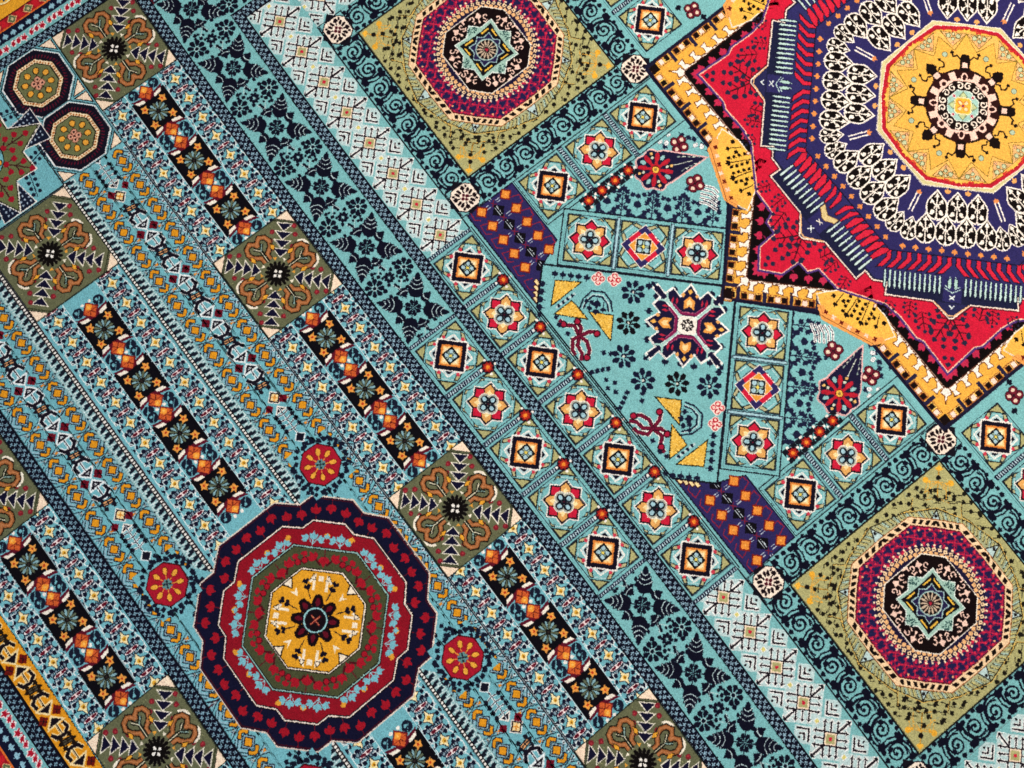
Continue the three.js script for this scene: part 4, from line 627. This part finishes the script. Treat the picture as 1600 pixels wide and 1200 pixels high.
  for (const [s, t] of [[-179.7, 429], [179.7, 429], [-179.7, 717], [179.7, 717]]) at(s, t, 0, () => { P(R(-40, -37, 40, 37), LB2); const g = rng(9); for (let i = 0; i < 40; i++) { const p = pol(33 + g() * 14, g() * 6.283); at(p[0], p[1], g() * 3, () => P([[-3, -2], [2, -3.4], [3.4, 2.6], [-2, 3]], '#121628')); } redOctagon(); });
  // inner frame: guards, leaf band, arrow band
  hBand('crosslet_stripe', -998, 998, 213.5, 233.5, 2, (a, b, w) => crosslets(a, b, w));
  vBand('crosslet_stripe', -966, -947, TC, 213.5, 2, (a, b, w) => crosslets(a, b, w)); vBand('crosslet_stripe', 947, 966, TC, 213.5, 2, (a, b, w) => crosslets(a, b, w));
  hBand('leaf_band', -947, 947, 123, 213.5, 1, (a, b, w) => { P(R(a, -w / 2, b, w / 2), LB); for (let k = -8; k < 8; k++) at((k + .5) * 123.3 - 61.65 + 61.65 - (k >= 0 ? 20.2 : -20.2) , .5, 0, leafMotif, k >= 0 ? 1 : -1, 1); });
  mir(() => { vBand('leaf_band', -947, -857, TC, 123, 1, (a, b, w) => { P(R(a, -w / 2, b, w / 2), LB); for (let x = b - 70; x > a; x -= 123.3) at(x, 0, 0, leafMotif); }); });
  mir(() => {
    at(-597, 62, 0, () => part('arrow_band', R(-260, -42, 263, 42), 1, () => { P(R(-260, -42, 263, 42), LB); clipTo(R(-260, -41, 263, 41), () => { for (let k = 0; k < 9; k++) at(597 - 355.5 - 63.55 * k, 2, 0, () => im(0, 0, arrowMotif)); }); }));
    vBand('arrow_band', -838, -755, TC, 20, 1, (a, b, w) => { P(R(a, -w / 2, b, w / 2), LB); clipTo(R(a, -w / 2, b, w / 2), () => { for (let x = b - 34; x > a; x -= 63.5) at(x, 0, 0, () => im(0, 0, arrowMotif)); }); });
    vBand('crosslet_stripe', -857, -838, TC, 104, 2, (a, b, w) => crosslets(a, b, w));
  });
  hBand('crosslet_stripe', -857, 857, 104, 123, 3, (a, b, w) => crosslets(a, b, w));
  // field ground, panels with their scroll frames
  P(R(-755, -745, 755, 20), LB); 
  mir(() => {
    for (const tq of [-179.6, -179.6 - 350.6]) at(-555.6, tq, 0, () => {
      if (tq < -400) { P(R(-176, -145, 176, 145), LB); return; }
      for (let q = 0; q < 4; q++) at(0, 0, q * Math.PI / 2, () => at(0, 175.3, 0, () => part('scroll_band', R(-152, -23.5, 152, 23.5), 2, () => { scrollBand(-152, 152, 47); })));
      starPanel(); for (const [a, b] of [[1, 1], [1, -1], [-1, 1], [-1, -1]]) at(a * 175.3, b * 175.3, 0, whiteFlower);
    });
    hBand('edge_line', -755, -336, 19, 21, 3, (a, b, w) => P(R(a, -w / 2, b, w / 2), '#12121c'));
    // tile strip beyond the panel (towards the middle of the carpet)
    for (let k = 0; k < 4; k++) { at(-430 - k * 95.5, -425, 0, () => (k % 2 ? starTile(41) : squareTile(41, false))); ladder(-382.5 - k * 95.5 - 95.5 + 0, -466, -384); }
    P(R(-755, -745, -362, -470), LB); for (let k = 0; k < 6; k++) at(-400 - k * 50, -492, 0, () => { quatre(14, .3, false); bud(20, 0, 0, 5, NV, 4); bud(24, 16, 90 * D, 5, NV, 4); });
  });
  // garden corners, lattice panels, cross panel
  mir(() => { gardenCorner(); latticePanel();
    // short tile strip along t
    P(R(-356, -376, -262, -80), LB); for (const [t, k] of [[-314, 0], [-222, 1], [-127, 0]]) at(-310, t, 0, () => (k ? starTile(42) : squareTile(42, false)));
    for (const t of [-268, -174.5]) at(-310, t, Math.PI / 2, () => ladder(0, -44, 44)); L([[-354, -370], [-354, -82], [-264, -82]], '#12121c', 1.6); L([[-264, -82], [-264, -370]], '#12121c', 1.6);
    for (const t of [-240, -213, -186, -159]) { P(R(-266, t - 13, -243, t + 13), '#12141e'); P(dia(13, 14, -255, t), LB); ember(-255, t, 9.6); }
    // diagonal strip of three tiles
    at(-142.5, -181, -45 * D, () => { P(R(-133, -46, 133, 46), LB, '#131522', 2); for (const [x, r] of [[-86.5, 0], [0, 1], [86.5, 0]]) at(x, 0, 0, () => (r ? squareTile(42, true) : starTile(42))); for (const x of [-43.5, 43.5]) part('divider_bar', R(x - 2, -43, x + 2, 43), 4, () => { P(R(x - 2.4, -43, x + 2.4, 43), '#9fc6d0', '#14182c', 1.2); }); });
  });
  crossPanel();
  // inner tile row and outer tile row
  P(R(-337, 20, 337, 104), LB); P(R(-241, 123, 241, 213.5), LB); 
  for (let k = -3; k <= 3; k++) at(k * 95.5, 62, 0, () => (k % 2 ? squareTile(41.5, false) : starTile(41.5))); for (let k = -2; k <= 2; k++) at(k * 95.5, 168, 0, () => (k % 2 ? starTile(43) : squareTile(43, false)));
  tf([1, 0, 0, 1, 0, 0], () => { });
  for (let k = -3; k < 3; k++) { ladder((k + .5) * 95.5, 21, 103); ember((k + .5) * 95.5 + 2, 29); } for (const sg of [-1, 1]) { ladder(sg * 334, 21, 103, 7); ladder(sg * 238.5, 124, 212.5, 7); } for (let k = -2; k < 2; k++) { ladder((k + .5) * 95.5, 124, 212.5); ember((k + .5) * 95.5 + 2, 133); }
  L([[-337, 17], [337, 17]], '#12141e', 1.6); L([[-337, 21], [337, 21]], '#12141e', 1.2);
  at(0, TC, 0, centreMedallion);
}
// ------------------------------------------------------------------ dye sheets: draw, then break the drawing into knots
const NX = 2, NY = 2, LS = 1190, T0 = TC - 5, LT = (TMAX - T0) / 2, PAD = 4, KX = 2048 / (LS + 2 * PAD), TW = 2048, TH = Math.ceil((LT + 2 * PAD) * KX);
const sheets = [];
{
  const probe = document.createElement('canvas'); probe.width = probe.height = 8; ctx = probe.getContext('2d'); collecting = true; view = [-9e9, -9e9, 9e9, 9e9]; design(); collecting = false;
  const knotRnd = new Float32Array(4096 * 4); { const g = rng(99); for (let i = 0; i < knotRnd.length; i++) knotRnd[i] = g(); }
  const hash = (x, y) => { let h = (Math.imul(x, 374761393) + Math.imul(y, 668265263)) | 0; h = Math.imul(h ^ (h >>> 13), 1274126177); return ((h ^ (h >>> 16)) >>> 0) & 4095; };
  const KN = 1.25;                                              // knot pitch, mm
  for (let j = 0; j < NY; j++) for (let i = 0; i < NX; i++) {
    const cv = document.createElement('canvas'); cv.width = TW; cv.height = TH; ctx = cv.getContext('2d'); ctx.lineJoin = 'miter'; ctx.miterLimit = 3; ctx.lineCap = 'butt';
    const s0 = -LS + i * LS - PAD, t0 = T0 + j * LT - PAD; view = [s0, t0, s0 + TW / KX, t0 + TH / KX];
    ctx.setTransform(KX, 0, 0, KX, -s0 * KX, -t0 * KX); mat = [1, 0, 0, 1, 0, 0]; design();
    const src = ctx.getImageData(0, 0, TW, TH).data, out = new Uint8Array(TW * TH * 4);
    for (let y = 0; y < TH; y++) { const tt = t0 + (y + .5) / KX, ky = Math.floor(tt / KN + 3000);
      for (let x = 0; x < TW; x++) { const ss = s0 + (x + .5) / KX, kx = Math.floor(ss / KN + 3000 + (ky & 1) * .5), h = hash(kx, ky) * 4;
        const cx = (kx + .5 - 3000 - (ky & 1) * .5) * KN + (knotRnd[h] - .5) * .7, cy = (ky + .5 - 3000) * KN + (knotRnd[h + 1] - .5) * .7;
        const sx = clamp(Math.round((cx - s0) * KX - .5), 0, TW - 1), sy = clamp(Math.round((cy - t0) * KX - .5), 0, TH - 1);
        const p = (sy * TW + sx) * 4, o = ((TH - 1 - y) * TW + x) * 4, row = knotRnd[(hash(ky >> 3, 77) * 4 + 2)] - .5, v = 1 + (knotRnd[h + 2] - .5) * .2 + row * .035, w = (knotRnd[h + 3] - .5) * 7;
        out[o] = clamp(src[p] * v + w, 0, 255); out[o + 1] = clamp(src[p + 1] * v + w, 0, 255); out[o + 2] = clamp(src[p + 2] * v + w * .6, 0, 255); out[o + 3] = 255;
      } }
    const tex = new THREE.DataTexture(out, TW, TH, THREE.RGBAFormat); tex.colorSpace = THREE.SRGBColorSpace; tex.magFilter = tex.minFilter = THREE.LinearFilter; tex.wrapS = tex.wrapT = THREE.ClampToEdgeWrapping;
    tex.repeat.set(1000 * KX / TW, 1000 * KX / TH); tex.offset.set(-s0 * KX / TW, 1 + t0 * KX / TH); tex.needsUpdate = true; sheets.push(tex);
  }
}
// pile relief: fine tuft noise, tiled every 96 mm
const pileTex = (() => { const n = 256, d = new Uint8Array(n * n * 4), g = rng(17), a = new Float32Array(n * n); for (let i = 0; i < n * n; i++) a[i] = g(); const at2 = (x, y) => a[((y + n) % n) * n + (x + n) % n]; for (let y = 0; y < n; y++) for (let x = 0; x < n; x++) { const b = (at2(x, y) * 2 + at2(x + 1, y) + at2(x, y + 1) + at2(x - 1, y)) / 5, c = (a[((y >> 3) * 37 % n) * n + ((x >> 3) * 11 % n)]); const v = 255 * clamp(b * .8 + c * .2, 0, 1), o = (y * n + x) * 4; d[o] = d[o + 1] = d[o + 2] = v; d[o + 3] = 255; } const t = new THREE.DataTexture(d, n, n, THREE.RGBAFormat); t.wrapS = t.wrapT = THREE.RepeatWrapping; t.magFilter = THREE.LinearFilter; t.repeat.set(1 / .16, 1 / .16); t.needsUpdate = true; return t; })();
const mats = sheets.map((map) => new THREE.MeshPhysicalMaterial({ map, bumpMap: pileTex, bumpScale: 0.0011, roughness: 0.92, specularIntensity: 0.15, sheen: 0.12, sheenRoughness: 0.45, sheenColor: new THREE.Color(0.5, 0.5, 0.5) }));

// ------------------------------------------------------------------ geometry: every piece of the design is a slab of pile
const CELL = LS / 17, CELLT = LT / 14;
function clipAxis(poly, ax, lim, sign) { const out = []; for (let i = 0; i < poly.length; i++) { const a = poly[i], b = poly[(i + 1) % poly.length], da = sign * (a[ax] - lim), db = sign * (b[ax] - lim); if (da >= 0) out.push(a); if ((da > 0 && db < 0) || (da < 0 && db > 0)) { const q = da / (da - db); out.push([a[0] + (b[0] - a[0]) * q, a[1] + (b[1] - a[1]) * q]); } } return out; }
function slab(pts, y, drop, mirror = false) {
  const v2 = pts.map((p) => new THREE.Vector2(p[0], p[1])); const cw = THREE.ShapeUtils.area(v2) < 0; if (cw) v2.reverse();
  const tris = THREE.ShapeUtils.triangulateShape(v2, []), pos = [], uv = [], buckets = [[], [], [], []];
  let n = 0; const my = (t) => (mirror ? 2 * TC - t : t);
  const add = (s, t, h) => { const w = place(s, my(t)); pos.push(w[0], h, w[1]); uv.push(s * .001, -t * .001); return n++; };
  const face = (q, a, b, c) => buckets[q].push(a, b, c);
  for (const tr of tris) {
    let p = tr.map((i) => [v2[i].x, v2[i].y]); const xs = p.map((a) => a[0]), ys = p.map((a) => a[1]);
    for (let i = Math.floor((Math.min(...xs) + LS) / CELL); i <= Math.floor((Math.max(...xs) + LS - 1e-6) / CELL); i++) {
      const a = clipAxis(clipAxis(p, 0, -LS + i * CELL, 1), 0, -LS + (i + 1) * CELL, -1); if (a.length < 3) continue;
      for (let j = Math.floor((Math.min(...ys) - T0) / CELLT); j <= Math.floor((Math.max(...ys) - T0 - 1e-6) / CELLT); j++) {
        const b = clipAxis(clipAxis(a, 1, T0 + j * CELLT, 1), 1, T0 + (j + 1) * CELLT, -1); if (b.length < 3) continue;
        const q = clamp(Math.floor((i + .5) / 17), 0, 1) + 2 * clamp(Math.floor((j + .5) / 14), 0, 1); const id = b.map(([s, t]) => add(s, t, y));
        for (let k = 1; k + 1 < id.length; k++) mirror ? face(q, id[0], id[k], id[k + 1]) : face(q, id[0], id[k + 1], id[k]);
      } }
  }
  for (let i = 0; i < v2.length; i++) { // cut edge of the slab
    const a = v2[i], b = v2[(i + 1) % v2.length], m = Math.max(1, Math.ceil(a.distanceTo(b) / 60));
    for (let k = 0; k < m; k++) { const s1 = a.x + (b.x - a.x) * k / m, t1 = a.y + (b.y - a.y) * k / m, s2 = a.x + (b.x - a.x) * (k + 1) / m, t2 = a.y + (b.y - a.y) * (k + 1) / m, cs = (s1 + s2) / 2, ct = (t1 + t2) / 2; const q = (cs > 0 ? 1 : 0) + (ct > T0 + LT ? 2 : 0); const A = add(s1, t1, y), B = add(s2, t2, y), E = add(s1, t1, y - drop), F = add(s2, t2, y - drop); face(q, A, B, F); face(q, A, F, E); } }
  const g = new THREE.BufferGeometry(); g.setAttribute('position', new THREE.Float32BufferAttribute(pos, 3)); g.setAttribute('uv', new THREE.Float32BufferAttribute(uv, 2));
  const idx = [], used = []; for (let q = 0; q < 4; q++) if (buckets[q].length) { g.addGroup(idx.length, buckets[q].length, used.length); for (const e of buckets[q]) idx.push(e); used.push(mats[q]); }
  g.setIndex(idx); const ni = g.toNonIndexed(); ni.groups.length = 0; for (const r of g.groups) ni.addGroup(r.start, r.count, r.materialIndex); ni.computeVertexNormals();
  return [ni, used.length === 1 ? used[0] : used];
}
function pieceMesh(name, pts, y, drop, parent, mirror) { const [g, m] = slab(pts, y, drop, mirror); const o = new THREE.Mesh(g, m); o.name = name; o.castShadow = o.receiveShadow = true; parent.add(o); return o; }
const carpet = new THREE.Group(); carpet.name = 'carpet'; carpet.userData = { label: 'large patterned wool carpet with turquoise ground, dark red medallions and gold star centre', category: 'carpet' }; scene.add(carpet);
const STEP = 0.00022;
pieceMesh('ground_pile', R(-1160, TC, 1160, 1150), PILE, PILE - .0005, carpet);
pieceMesh('ground_pile', R(-1160, TC, 1160, 1150), PILE, PILE - .0005, carpet, true);
const inSheet = (pts) => pts.map(([s, t]) => [clamp(s, -1160, 1160), clamp(t, -3000, 1150)]);
const mirrorUp = (pts) => pts;                                  // polygons that reach past the centre line are cut there and continued by their mirror image
function clipLine(pts) { return clipAxis(pts, 1, TC, 1); }
for (const e of PARTS) {
  const build = (q, parent) => {
    const p = inSheet(q.pts), lo = Math.min(...p.map((a) => a[1])), hi = Math.max(...p.map((a) => a[1])); if (hi <= TC + 1) return null;
    const y = PILE + q.z * STEP; if (lo >= TC) return pieceMesh(q.name, p, y, STEP * .8, parent);
    const c = clipLine(p); if (c.length < 3) return null;
    const [g1, m1] = slab(c, y, STEP * .8), [g2, m2] = slab(c, y, STEP * .8, true); const o = new THREE.Mesh(g1, m1); o.name = q.name; const o2 = new THREE.Mesh(g2, m2); o2.name = q.name;
    return [o, o2];
  };
  const o = build(e, carpet); if (!o) continue;
  let host = o; if (Array.isArray(o)) { host = o[0]; joinInto(o, carpet); }
  for (const k of e.kids) { const c = build(k, host); if (Array.isArray(c)) joinInto(c, host); }
}
function joinInto([a, b], parent) { // one mesh from the two mirror halves
  const g = new THREE.BufferGeometry(), la = a.material.length ? a.material : [a.material], lb = b.material.length ? b.material : [b.material], all = [];
  const get = (m) => { if (!all.includes(m)) all.push(m); return all.indexOf(m); };
  for (const n of ['position', 'normal', 'uv']) { const A = a.geometry.attributes[n], Bt = b.geometry.attributes[n], arr = new Float32Array(A.array.length + Bt.array.length); arr.set(A.array); arr.set(Bt.array, A.array.length); g.setAttribute(n, new THREE.BufferAttribute(arr, A.itemSize)); }
  for (const r of a.geometry.groups) g.addGroup(r.start, r.count, get(la[r.materialIndex] || la[0])); const off = a.geometry.attributes.position.count; for (const r of b.geometry.groups) g.addGroup(r.start + off, r.count, get(lb[r.materialIndex] || lb[0]));
  a.geometry = g; a.material = all.length === 1 ? all[0] : all; a.castShadow = a.receiveShadow = true; parent.add(a);
}
// ------------------------------------------------------------------ the floor under the carpet
const floor = new THREE.Mesh(new THREE.BoxGeometry(9, 0.05, 9), new THREE.MeshStandardMaterial({ color: new THREE.Color().setRGB(0.2, 0.18, 0.16), roughness: 0.7 }));
floor.name = 'floor'; floor.position.set(0.5, -0.025, -0.4); floor.receiveShadow = true; floor.userData = { kind: 'structure', label: 'plain floor under the carpet', category: 'floor' }; scene.add(floor);
console.log('parts', PARTS.length, 'sub-parts', PARTS.reduce((n, e) => n + e.kids.length, 0));
renderer.render(scene, camera);
